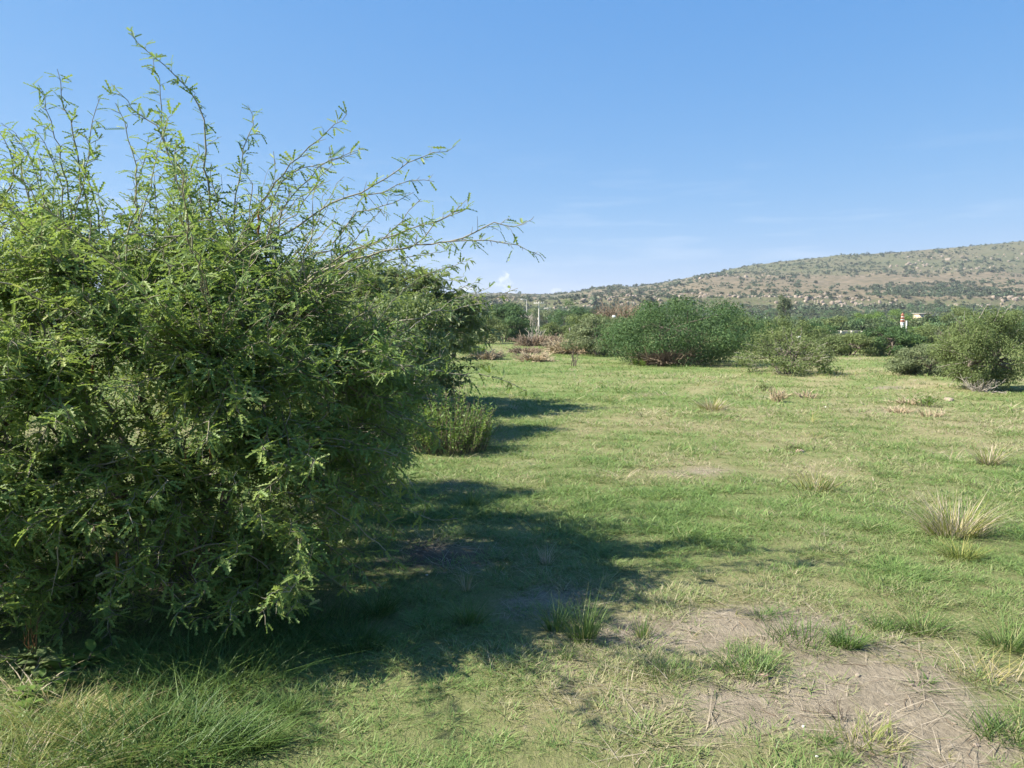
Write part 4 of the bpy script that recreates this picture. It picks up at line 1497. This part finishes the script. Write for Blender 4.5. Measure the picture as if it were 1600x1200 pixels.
brush('dry_weed', 'upright straw weed leftmost in the far right meadow', 'weed', 62, 1216, 627, 30, 28, 40, 'straw', .5, upright=1.1)
brush('dry_weed', 'low brown-straw weed right of the upright straw weed', 'weed', 63, 1262, 622, 38, 13, 30, 'straw', .9, upright=.8)
brush('dry_weed', 'grey-green dry weed left of the pale green weed in the right meadow', 'weed', 64, 1418, 632, 40, 14, 40, 'straw', .9, upright=.8)
brush('dry_weed', 'bleached weed patch just below the pale green weed', 'weed', 65, 1455, 652, 44, 13, 34, 'straw', .9, upright=.8)
brush('dry_weed', 'thin dry weed row beside the bleached weed patch on its left', 'weed', 66, 1405, 645, 46, 12, 50, 'straw', .9, upright=.8)
brush('dry_stalk', 'dark upright dead stalks on the bare dirt, tallest one forked', 'stalk', 67, 1318, 1130, 46, 50, 7, 'post', .7, upright=1.2)
brush('dry_stalk', 'single dark dead stalk left of the forked ones on the dirt', 'stalk', 68, 1282, 1122, 14, 42, 3, 'post', .3, upright=1.5)


def palm(label, u, vb, vt, Y, seed):
    R = np.random.default_rng(seed)
    b = at(u, vb, Y); b[2] = 0
    top = at(u, vt, Y)[2]
    t = empty('palm_tree', Vector(b), label, 'palm')
    tube_obj('trunk', M['post'], t, [(0, 0, -.1), (0, 0, top * .3), (0, 0, top * .55)], [.22, .2, .18], 8)
    fr = []
    for k in range(4):
        n_ = 14
        P_ = np.stack([np.linspace(.12, 1, n_), 0 * np.arange(n_), .55 * np.linspace(.12, 1, n_) - .6 * np.linspace(.12, 1, n_) ** 2 * (0.6 + .2 * k)], -1)
        PP = np.vstack([P_, P_])
        DD = np.vstack([np.tile((.8, .7, -.1), (n_, 1)), np.tile((.8, -.7, -.1), (n_, 1))])
        LL = np.tile(.30 * np.sin(np.linspace(.5, 2.9, n_)) + .08, 2)
        v, f, r = spray(PP, DD, np.tile((0, 0, 1.), (2 * n_, 1)), LL, LL * .16, LEAF_FAR, R)
        fr.append(make_mesh('frond', v, [f], [M['bright']], {'rnd': r}))
    for k in range(18):
        o = link('frond', fr[k % 4], t, (0, 0, top * .55))
        o.rotation_euler = (0, -R.uniform(-.1, 1.0), k * 2.4 + R.uniform(-.2, .2))
        s = top * .5 * R.uniform(.8, 1.15)
        o.scale = (s, s, s)
    return t


palm('yellow-green palm with spiky fronds right below the red and white tower', 1428, 540, 506, 62, 5)


# bright annual weeds
def weed(label, seed, u, v, wpx, hpx, n, lm, leafpx, name='leafy_weed', stem=True):
    R = np.random.default_rng(seed)
    b = ground_at(u, v)
    b[2] = float(gz(b[0], b[1]))
    w, h = wpx / F_PX * b[1], hpx / F_PX * b[1]
    t = empty(name, Vector(b), label, 'weed')
    ns = max(16, n // 40)
    a = R.uniform(0, 6.28, ns); q = np.sqrt(R.random(ns))
    Ps = np.stack([np.cos(a) * q * w * .42, np.sin(a) * q * w * .42, 0 * a], -1)
    Ds = norm(np.stack([np.cos(a) * q * .45, np.sin(a) * q * .45, 1 + 0 * a], -1) + R.normal(0, .1, (ns, 3)))
    Ls = h * R.uniform(.6, 1.05, ns) * (1.05 - .45 * q)
    V, F, pts = strands(Ps, Ds, Ls, 5, R.normal(0, .08, (ns, 3)), .006, .003, 0, R)
    ac = Acc(); ac.add(V, F, .2)
    link('stems', ac.mesh('weed_stems', [M['twig']]), t, kind='stuff')
    k = R.integers(0, ns, n)
    tt = R.uniform(.15, 1, n)
    P_ = Ps[k] + Ds[k] * (Ls[k] * tt)[:, None]
    aa = R.uniform(0, 6.28, n)
    D_ = norm(np.stack([np.cos(aa), np.sin(aa), R.uniform(.3, 1.3, n)], -1))
    L_ = leafpx / F_PX * b[1] * R.uniform(.6, 1.3, n)
    v_, f, r = spray(P_, D_, norm(np.array([0, 0, 1.]) + R.normal(0, .4, (n, 3))), L_, L_ * .28, LEAF_FAR, R)
    link('leaves', make_mesh('weed_leaves', v_, [f], [M[lm]], {'rnd': r}), t, kind='stuff')
    return t


weed('bright green bushy weed in front of the second mesquite, beside its shadow', 71, 700, 702, 140, 104, 7500, 'bright', 6.5, 'leafy_shrub')
weed('vivid green weed patch around the foot of the dark fence post', 72, 742, 556, 46, 22, 900, 'bright', 5)
weed('pale green leafy weed beside the grey-green dry weed in the right meadow', 73, 1447, 636, 30, 22, 200, 'bright', 6)
weed('dark green small weed left of the upright straw weed', 74, 1194, 610, 26, 14, 120, 'olive', 5)
weed('green low weed behind the pinkish stone', 75, 1232, 703, 48, 12, 160, 'olive', 6)
weed('small yellow-green weeds at the foot of the loose grey-green bush', 76, 1296, 586, 44, 18, 300, 'bright', 5)
weed('low green weed left of the hedge foot below the large dark bush', 77, 1000, 572, 40, 12, 400, 'bright', 5)
weed('dark low weed near the dead sapling', 78, 760, 575, 40, 10, 150, 'olive', 5)


def broadleaf(label, seed, u, v, hpx, n_st, leafpx, lm):
    R = np.random.default_rng(seed)
    b = ground_at(u, v); b[2] = float(gz(b[0], b[1]))
    h = hpx / F_PX * b[1]
    t = empty('broadleaf_weed', Vector(b), label, 'weed')
    TV = np.array([(0, 0, 0), (.3, -.42, .05), (.3, 0, 0), (.3, .42, .05), (.7, -.36, .0), (.7, 0, -.05), (.7, .36, 0), (1, 0, -.16)])
    TF = [(0, 1, 2), (0, 2, 3), (1, 4, 5), (1, 5, 2), (2, 5, 6), (2, 6, 3), (4, 7, 5), (5, 7, 6)]
    for k in range(n_st):
        a = R.uniform(0, 6.28)
        d = norm(np.array([np.cos(a) * .5, np.sin(a) * .5, 1]))
        l_ = h * R.uniform(.6, 1)
        p0 = np.array([R.normal(0, .05), R.normal(0, .05), -.02])
        st = tube_obj('stem', M['twig'], t, [p0, p0 + d * l_ * .5, p0 + d * l_], .004, 5)
        for j in range(7):
            f_ = .35 + .65 * j / 6
            aa = j * 2.4 + R.uniform(0, .5)
            dd_ = norm(np.array([[np.cos(aa), np.sin(aa), R.uniform(-.1, .7)]]))
            ll = np.array([leafpx / F_PX * b[1] * R.uniform(.75, 1.2)])
            vv_, ff_, r_ = spray((p0 + d * l_ * f_)[None], dd_, np.array([[0, 0, 1.]]), ll, ll * .62, (TV, np.array(TF)), R)
            link('leaf', make_mesh('weed_leaf', vv_, [ff_], [M[lm]], {'rnd': r_}, True), st)
    return t


broadleaf('small pale green broad-leaved weed lit by sun, lowest at the left corner', 81, 50, 1100, 34, 3, 24, 'bright')
broadleaf('bluish green broad-leaved weed at the left picture edge under the big bush', 82, 38, 1050, 46, 3, 34, 'mesquite_far')
broadleaf('green broad-leaved weed close under the big bush right of the bluish one', 83, 112, 1050, 50, 3, 26, 'bright')
broadleaf('low broad-leaved weed beside the long grass', 84, 105, 1078, 26, 3, 20, 'bright')
brush('dry_stalk', 'orange-yellow dried stem standing under the big bush at left', 'stalk', 85, 55, 1040, 20, 110, 6, 'pod', .2, upright=2.0, side=.2)

# ---------------------------------------------------------------- stones
for k, (u, v, s, lab, mm) in enumerate([
        (1250, 706, .085, 'pinkish stone half buried in the meadow', 'stone'),
        (1255, 1139, .013, 'tiny whitish stone chip on the bare dirt left of the dead stalks', 'chip'),
        (667, 900, .016, 'tiny pale stone chip on the dark shaded soil', 'chip'),
        (1193, 1062, .035, 'flat tan stone chip below a green tuft on the dirt edge', 'stone'),
        (1290, 636, .05, 'small white stone in the far right meadow', 'chip'),
        (1483, 626, .16, 'flat grey stone near the trunked tree', 'rock'),
        (1276, 1188, .010, 'tiny white chip lowest on the bare dirt', 'chip')]):
    b = ground_at(u, v)
    o = link('stone', rock_mesh(40 + k * 1.7, M[mm], .5), None, (b[0], b[1], float(gz(b[0], b[1])) + s * .15))
    o.scale = (s * 1.3, s, s * .8)
    o.rotation_euler = (.1, .15, k)
    tag(o, lab, 'stone')


# ---------------------------------------------------------------- grass
def tuft_mesh(seed, n, rad, h, w, lean, curve, segs, lo, hi, m, power=.5):
    R = np.random.default_rng(seed)
    a = R.uniform(0, 6.28, n)
    q = R.random(n) ** power * rad
    P_ = np.stack([np.cos(a) * q, np.sin(a) * q, np.full(n, -.006)], -1)
    az = a + R.normal(0, .9, n)
    v, f, per = blades(P_, az, np.abs(R.normal(lean, lean * .5, n)), h * R.uniform(.45, 1.1, n), w * R.uniform(.7, 1.3, n), np.abs(R.normal(curve, curve * .5, n)), segs, R)
    r = np.repeat(R.uniform(lo, hi, n), per)
    return make_mesh('grass_tuft', v, [f], [m], {'rnd': r})


turf_near = [tuft_mesh(400 + k, 44, .085, .027 + .004 * k, .0036, 1.0, .7, 2, 0, 1, M['turf'], .5) for k in range(6)]
turf_mid = [tuft_mesh(420 + k, 38, .16, .036 + .005 * k, .0075, 1.0, .6, 2, 0, 1, M['turf'], .5) for k in range(5)]
turf_far = [tuft_mesh(440 + k, 38, .42, .065 + .010 * k, .022, 1.0, .6, 1, 0, 1, M['turf'], .5) for k in range(5)]
straw_near = [tuft_mesh(460 + k, 10, .10, .07, .0028, 2.6, .9, 2, .8, 1.0, M['bunch'], .5) for k in range(4)]


def fan(n, y0, y1, half=.78, pw=1.0):
    y = np.sqrt(rng.uniform(y0 ** 2, y1 ** 2, n))
    x = rng.uniform(-half, half, n) * (y + .8)
    return x, y


PX, PY, PS, PI, PT = [], [], [], [], []


def lay(n, y0, y1, k0, nk, smin, smax, gain=1.0, taper=False):
    x, y = fan(n, y0, y1)
    if taper:                                  # thin out smoothly towards the far end of a zone
        k = rng.random(n) < np.clip((y1 - y) / (y1 - y0) * 2.2, 0, 1)
        x, y = x[k], y[k]
    d, dk = dirt_field(x, y)
    s = straw_field(x, y)
    clump = .45 + 1.7 * fbm(x * 2.7, y * 2.7, 4.4, 3, .6)
    keep_ = rng.random(len(x)) < np.clip(1.15 - 1.4 * d, .02, 1) * np.clip(.52 + .7 * clump, .14, 1) * gain
    x, y, s, clump = x[keep_], y[keep_], s[keep_], clump[keep_]
    PX.append(x); PY.append(y)
    PS.append(rng.uniform(smin, smax, len(x)) * (.8 + .4 * np.clip(clump, 0, 1)))
    PI.append(rng.integers(k0, k0 + nk, len(x)))
    PT.append(np.clip(s + rng.normal(0, .13, len(x)), 0, 1))


lay(25000, 2.2, 9.5, 0, 6, .6, 1.3, taper=True)
lay(17000, 5.5, 20, 6, 5, .7, 1.3, taper=True)
lay(16000, 13, 62, 11, 5, .7, 1.3)
x, y = np.concatenate(PX), np.concatenate(PY)
S = np.concatenate(PS)
print('turf tufts', len(x))
# taller tufts mixed through the turf
tall = [tuft_mesh(480 + k, 26, .07, .10 + .02 * k, .0048, .7, .6, 3, lo_, hi_, m_, .5) for k, (lo_, hi_, m_) in enumerate(((.2, .9, M['lush']), (.4, 1, M['lush']), (.2, .8, M['bunch']), (.6, 1, M['bunch'])))]
x2, y2 = fan(1900, 2.3, 26)
pr_ = .30 + 1.6 * fbm(x2 * .7, y2 * .7, 12.0, 3)
k_ = rng.random(len(x2)) < np.clip(pr_, .02, 1)
x2, y2 = x2[k_], y2[k_]
d2, _ = dirt_field(x2, y2)
k_ = rng.random(len(x2)) < np.clip(1.0 - .75 * d2, .05, 1)
x2, y2 = x2[k_], y2[k_]
s2 = rng.uniform(.45, 1.05, len(x2)) * np.clip(y2 / 9, 1, 1.7)
scatter('tall_grass', np.stack([x2, y2, gz(x2, y2)], -1), np.stack([rng.normal(0, .1, len(x2)), rng.normal(0, .1, len(x2)), rng.uniform(0, 6.28, len(x2))], -1),
        np.stack([s2 * 1.3, s2 * 1.3, s2 * rng.uniform(.4, 1.0, len(x2))], -1), rng.choice(4, len(x2), p=[.38, .3, .17, .15]), tall)
scatter('grass', np.stack([x, y, gz(x, y)], -1), np.stack([rng.normal(0, .06, len(x)), rng.normal(0, .06, len(x)), rng.uniform(0, 6.28, len(x))], -1),
        np.stack([S, S, S * rng.uniform(.8, 1.2, len(x))], -1), np.concatenate(PI), turf_near + turf_mid + turf_far, np.concatenate(PT))
# loose dry straw lying over and around the bare soil
x, y = fan(9000, 2.2, 12)
d, dk = dirt_field(x, y)
k = rng.random(len(x)) < np.clip(d * 1.0 - .12, .004, .55) * (1 - .5 * dk)
x, y = x[k], y[k]
sx = rng.uniform(.5, 1.2, len(x))
scatter('dry_straw_litter', np.stack([x, y, gz(x, y) + .004], -1), np.stack([rng.normal(0, .06, len(x)), rng.normal(0, .06, len(x)), rng.uniform(0, 6.28, len(x))], -1),
        np.stack([sx, sx, sx * rng.uniform(.15, .5, len(x))], -1), rng.integers(0, 4, len(x)), straw_near)


x, y = fan(5200, 2.3, 9)
d, dk = dirt_field(x, y)
k = (rng.random(len(x)) < np.clip(d * .9 - .2, 0, .6))
x, y = x[k], y[k]
n_ = len(x)
aa = rng.uniform(0, 6.28, n_)
V_, F_, _ = strands(np.stack([x, y, gz(x, y) + .006], -1), norm(np.stack([np.cos(aa), np.sin(aa), rng.normal(0, .05, n_)], -1)), rng.uniform(.03, .13, n_), 3,
                    np.stack([rng.normal(0, .25, n_), rng.normal(0, .25, n_), np.zeros(n_)], -1), .0018, .0010, .02)
ac = Acc(); ac.add(V_, F_, np.repeat(rng.random(n_), 9))
link('twig_litter', ac.mesh('twig_litter', [M['dry']]), kind='stuff')
xs2, ys2 = fan(1500, 2.4, 6.5)
d, dk = dirt_field(xs2, ys2)
k = rng.random(len(xs2)) < np.clip(d - .2, 0, .25)
xs2, ys2 = xs2[k], ys2[k]
s2 = rng.uniform(.3, .75, len(xs2))
scatter('grass_sprigs', np.stack([xs2, ys2, gz(xs2, ys2)], -1), np.stack([rng.normal(0, .1, len(xs2)), rng.normal(0, .1, len(xs2)), rng.uniform(0, 6.28, len(xs2))], -1),
        np.stack([s2, s2, s2 * rng.uniform(.3, .7, len(xs2))], -1), rng.integers(0, 3, len(xs2)), tall)


xs2, ys2 = fan(3000, 2.4, 7)
d, dk = dirt_field(xs2, ys2)
k = rng.random(len(xs2)) < np.clip(d - .25, 0, .5)
xs2, ys2 = xs2[k], ys2[k]
s2 = .006 + .02 * rng.random(len(xs2)) ** 3
scatter('pebbles', np.stack([xs2, ys2, gz(xs2, ys2) + s2 * .1], -1), np.stack([rng.uniform(-.3, .3, len(xs2)), rng.uniform(-.3, .3, len(xs2)), rng.uniform(0, 6.28, len(xs2))], -1),
        np.stack([s2 * 1.3, s2, s2 * .8], -1), rng.integers(0, 5, len(xs2)), rock_protos)


def clump(label, seed, u, v, wpx, hpx, n, m, lo, hi, lean=.5, curve=.35, wmul=1.0, name='grass_clump', two=None, wide=.22):
    R = np.random.default_rng(seed)
    b = ground_at(u, v); b[2] = float(gz(b[0], b[1]))
    pr = b[1] / F_PX
    w, h = wpx * pr, hpx * pr
    a = R.uniform(0, 6.28, n); q = np.sqrt(R.random(n)) * w * wide
    P_ = np.stack([np.cos(a) * q * 1.2, np.sin(a) * q * .8, np.full(n, -.01)], -1)
    ln = np.abs(R.normal(lean, .3, n)) * (.3 + q / (w * wide))
    v_, f, per = blades(P_, a + R.normal(0, .5 + 4 * max(0, wide - .22), n), ln, h * R.uniform(.4, 1.15, n), np.maximum(1.15 * pr, .0035) * wmul * R.uniform(.7, 1.3, n), np.abs(R.normal(curve, .2, n)), 4, R)
    tone = R.uniform(lo, hi, n)
    if two is not None:
        tone = np.where(R.random(n) < two[0], R.uniform(two[1], two[2], n), tone)
    o = link(name, make_mesh('clump_blades', v_, [f], [m], {'rnd': np.repeat(tone, per)}), None, Vector(b))
    return tag(o, label, 'grass clump')


BU, LU = M['bunch'], M['lush']
clump('largest straw-coloured bunch grass clump with green heart at the right', 501, 1490, 838, 150, 68, 420, BU, .1, .55, .6, .3, wmul=1.1, two=(.5, .7, 1.0))
clump('dry bunch grass clump with long blades left of the largest one', 502, 1272, 765, 100, 42, 110, BU, .1, .6, .7, .3, two=(.4, .7, 1.0))
clump('small clump with grey dry stems near the right picture edge', 503, 1545, 726, 50, 36, 150, BU, .1, .6, .6, .3, two=(.5, .75, 1.0))
clump('flat straw clump in the far middle of the meadow', 504, 1112, 641, 66, 20, 240, BU, .2, .6, .9, .3, two=(.45, .7, 1.0))
clump('bright green tuft with stiff blades in the shade edge', 505, 730, 975, 80, 46, 160, LU, .3, .95, .55, .3)
clump('upright green tuft on the straw patch, left one of a pair', 506, 868, 985, 50, 64, 90, LU, .3, .95, .3, .25)
clump('upright green tuft on the straw patch, right one of a pair', 507, 912, 1000, 70, 80, 150, LU, .3, .95, .3, .25)
clump('small low green tuft below the pair of upright tufts', 508, 885, 1030, 36, 26, 70, LU, .4, .95, .6, .3)
clump('thin upright yellow-green tuft right of the upright pair', 509, 1005, 995, 30, 56, 50, LU, .5, 1, .25, .2)
clump('wide light green tuft left of the bare dirt', 510, 1042, 1058, 90, 42, 130, LU, .5, .98, .6, .3, wide=.36)
clump('dense dark green tuft on the upper edge of the bare dirt', 511, 1165, 1052, 100, 40, 180, LU, .3, .95, .7, .4, wide=.36, wmul=1.3)
clump('long green tuft at the back edge of the bare dirt', 512, 1250, 1000, 130, 46, 200, LU, .3, .95, .6, .4, wide=.4)
clump('dense green tuft at the back edge of the dirt right of the long tuft', 513, 1322, 1012, 80, 40, 220, LU, .2, .85, .6, .4)
clump('small vivid tuft behind the bare dirt, right of middle', 514, 1375, 982, 70, 28, 160, LU, .2, .8, .6, .4)
clump('wide straw-flecked tuft lying on the bare dirt in front', 515, 1350, 1165, 130, 38, 220, BU, 0, .4, .9, .4, wide=.36, two=(.3, .6, .9))
clump('small green tuft on the dirt below the dead stalks', 516, 1285, 1165, 50, 22, 90, LU, .2, .9, .7, .4)
clump('tiny green tuft lowest on the dirt', 517, 1315, 1192, 44, 24, 80, LU, .2, .9, .7, .4)
clump('tiny green sprout on the dirt right of the dead stalks', 518, 1450, 1065, 34, 16, 50, LU, .3, .9, .7, .4)
clump('leaning dry straw sheaf at the right edge of the dirt', 519, 1540, 1060, 110, 50, 110, BU, .45, .9, 1.0, .4, wide=.4)
clump('tall green clump at the right picture edge in front', 520, 1585, 1150, 130, 60, 280, LU, .3, .95, .6, .5, wide=.4)
clump('green clump at the right picture edge above the straw sheaf', 521, 1575, 1010, 110, 56, 260, LU, .4, 1, .7, .4)
clump('yellow-green clump in front of the largest bunch grass', 522, 1500, 875, 90, 34, 220, BU, .0, .5, .7, .3)
clump('small green rosette left on the sunlit turf', 523, 1190, 965, 60, 24, 120, LU, .4, .95, .8, .4)
clump('light green tuft in the turf above the dirt, middle right', 524, 1440, 985, 100, 40, 220, LU, .4, 1, .7, .4)
clump('green tuft in shade under the overhanging low branch', 525, 590, 960, 90, 46, 200, LU, .1, .8, .6, .4)
clump('small tuft with two dry stems on the shaded straw', 526, 728, 925, 24, 44, 30, BU, .5, 1, .3, .2)
clump('pale dry seed stems in the bluish shaded grass', 527, 855, 880, 26, 40, 40, BU, .75, 1, .3, .2)
clump('green weed tuft in the shade beyond the dark soil', 528, 735, 790, 40, 30, 80, LU, .3, .9, .5, .3)
clump('grass tuft at the near left end of the bush shadow', 529, 450, 1110, 90, 44, 220, LU, .2, .9, .6, .4)
# the long grass under the near left edge of the bush
clump('tall lush long-bladed grass clump at the front left corner, biggest of all', 531, 255, 1165, 280, 92, 900, LU, 0, .85, .5, .7, wide=.42, wmul=1.3)
clump('long arching grass behind the biggest lush clump, in bush shade', 532, 330, 1060, 260, 90, 600, LU, 0, .8, .5, .7, wide=.42, wmul=1.3)
clump('dark long grass in the deep shade under the big bush', 533, 470, 985, 200, 60, 420, LU, 0, .7, .5, .6, wide=.42, wmul=1.2)
clump('lush grass at the lower left picture edge mixed with dry blades', 534, 60, 1195, 240, 70, 560, BU, 0, .4, .6, .6, wide=.42, two=(.2, .6, .9))
clump('dry matted grass left of the lush clump', 535, 110, 1130, 180, 46, 500, BU, .15, .75, .9, .5, wide=.42)
clump('thin dark grass in shade right of the dark long grass', 536, 560, 1010, 140, 44, 360, LU, 0, .7, .6, .5)
clump('short lush clump right of the biggest lush clump', 537, 400, 1165, 120, 60, 360, LU, .2, .95, .6, .45)

# ---------------------------------------------------------------- air
def make_haze():
    a = Acc()
    box(a, (0, 1600, 69), (7400, 3500, 142))
    m, nt, out = mat('thin_haze')
    pv = N_(nt, 'ShaderNodeVolumePrincipled')
    pv.inputs['Color'].default_value = (0.80, 0.88, 1.0, 1)
    pv.inputs['Density'].default_value = HAZE
    pv.inputs['Anisotropy'].default_value = 0.2
    nt.links.new(pv.outputs[0], out.inputs['Volume'])
    return link('haze', a.mesh('haze', [m]), kind='stuff')


HAZE = 0.00022
make_haze()

# ---------------------------------------------------------------- repeats share a group phrase
GROUPS = {'grass_clump': 'grass clumps in the meadow', 'utility_pole': 'utility poles in the far gap', 'mesquite_bush': 'mesquite bushes around the field',
          'mesquite_tree': 'mesquite trees around the field', 'broadleaf_tree': 'broadleaf trees at the hill foot', 'dry_weed': 'dry weeds standing in the meadow',
          'leafy_weed': 'low green weeds in the meadow', 'broadleaf_weed': 'broad-leaved weeds under the big bush', 'stone': 'loose stones on the ground',
          'dry_stalk': 'dead dry stalks', 'fence_post': 'old fence posts', 'bare_tree': 'leafless trees in the far gap', 'dry_shrub': 'dead dry shrubs'}
for o in scene.objects:
    if o.parent is None and o.get('label') and not o.get('group'):
        g_ = GROUPS.get(o.name.split('.')[0])
        if g_:
            o['group'] = g_
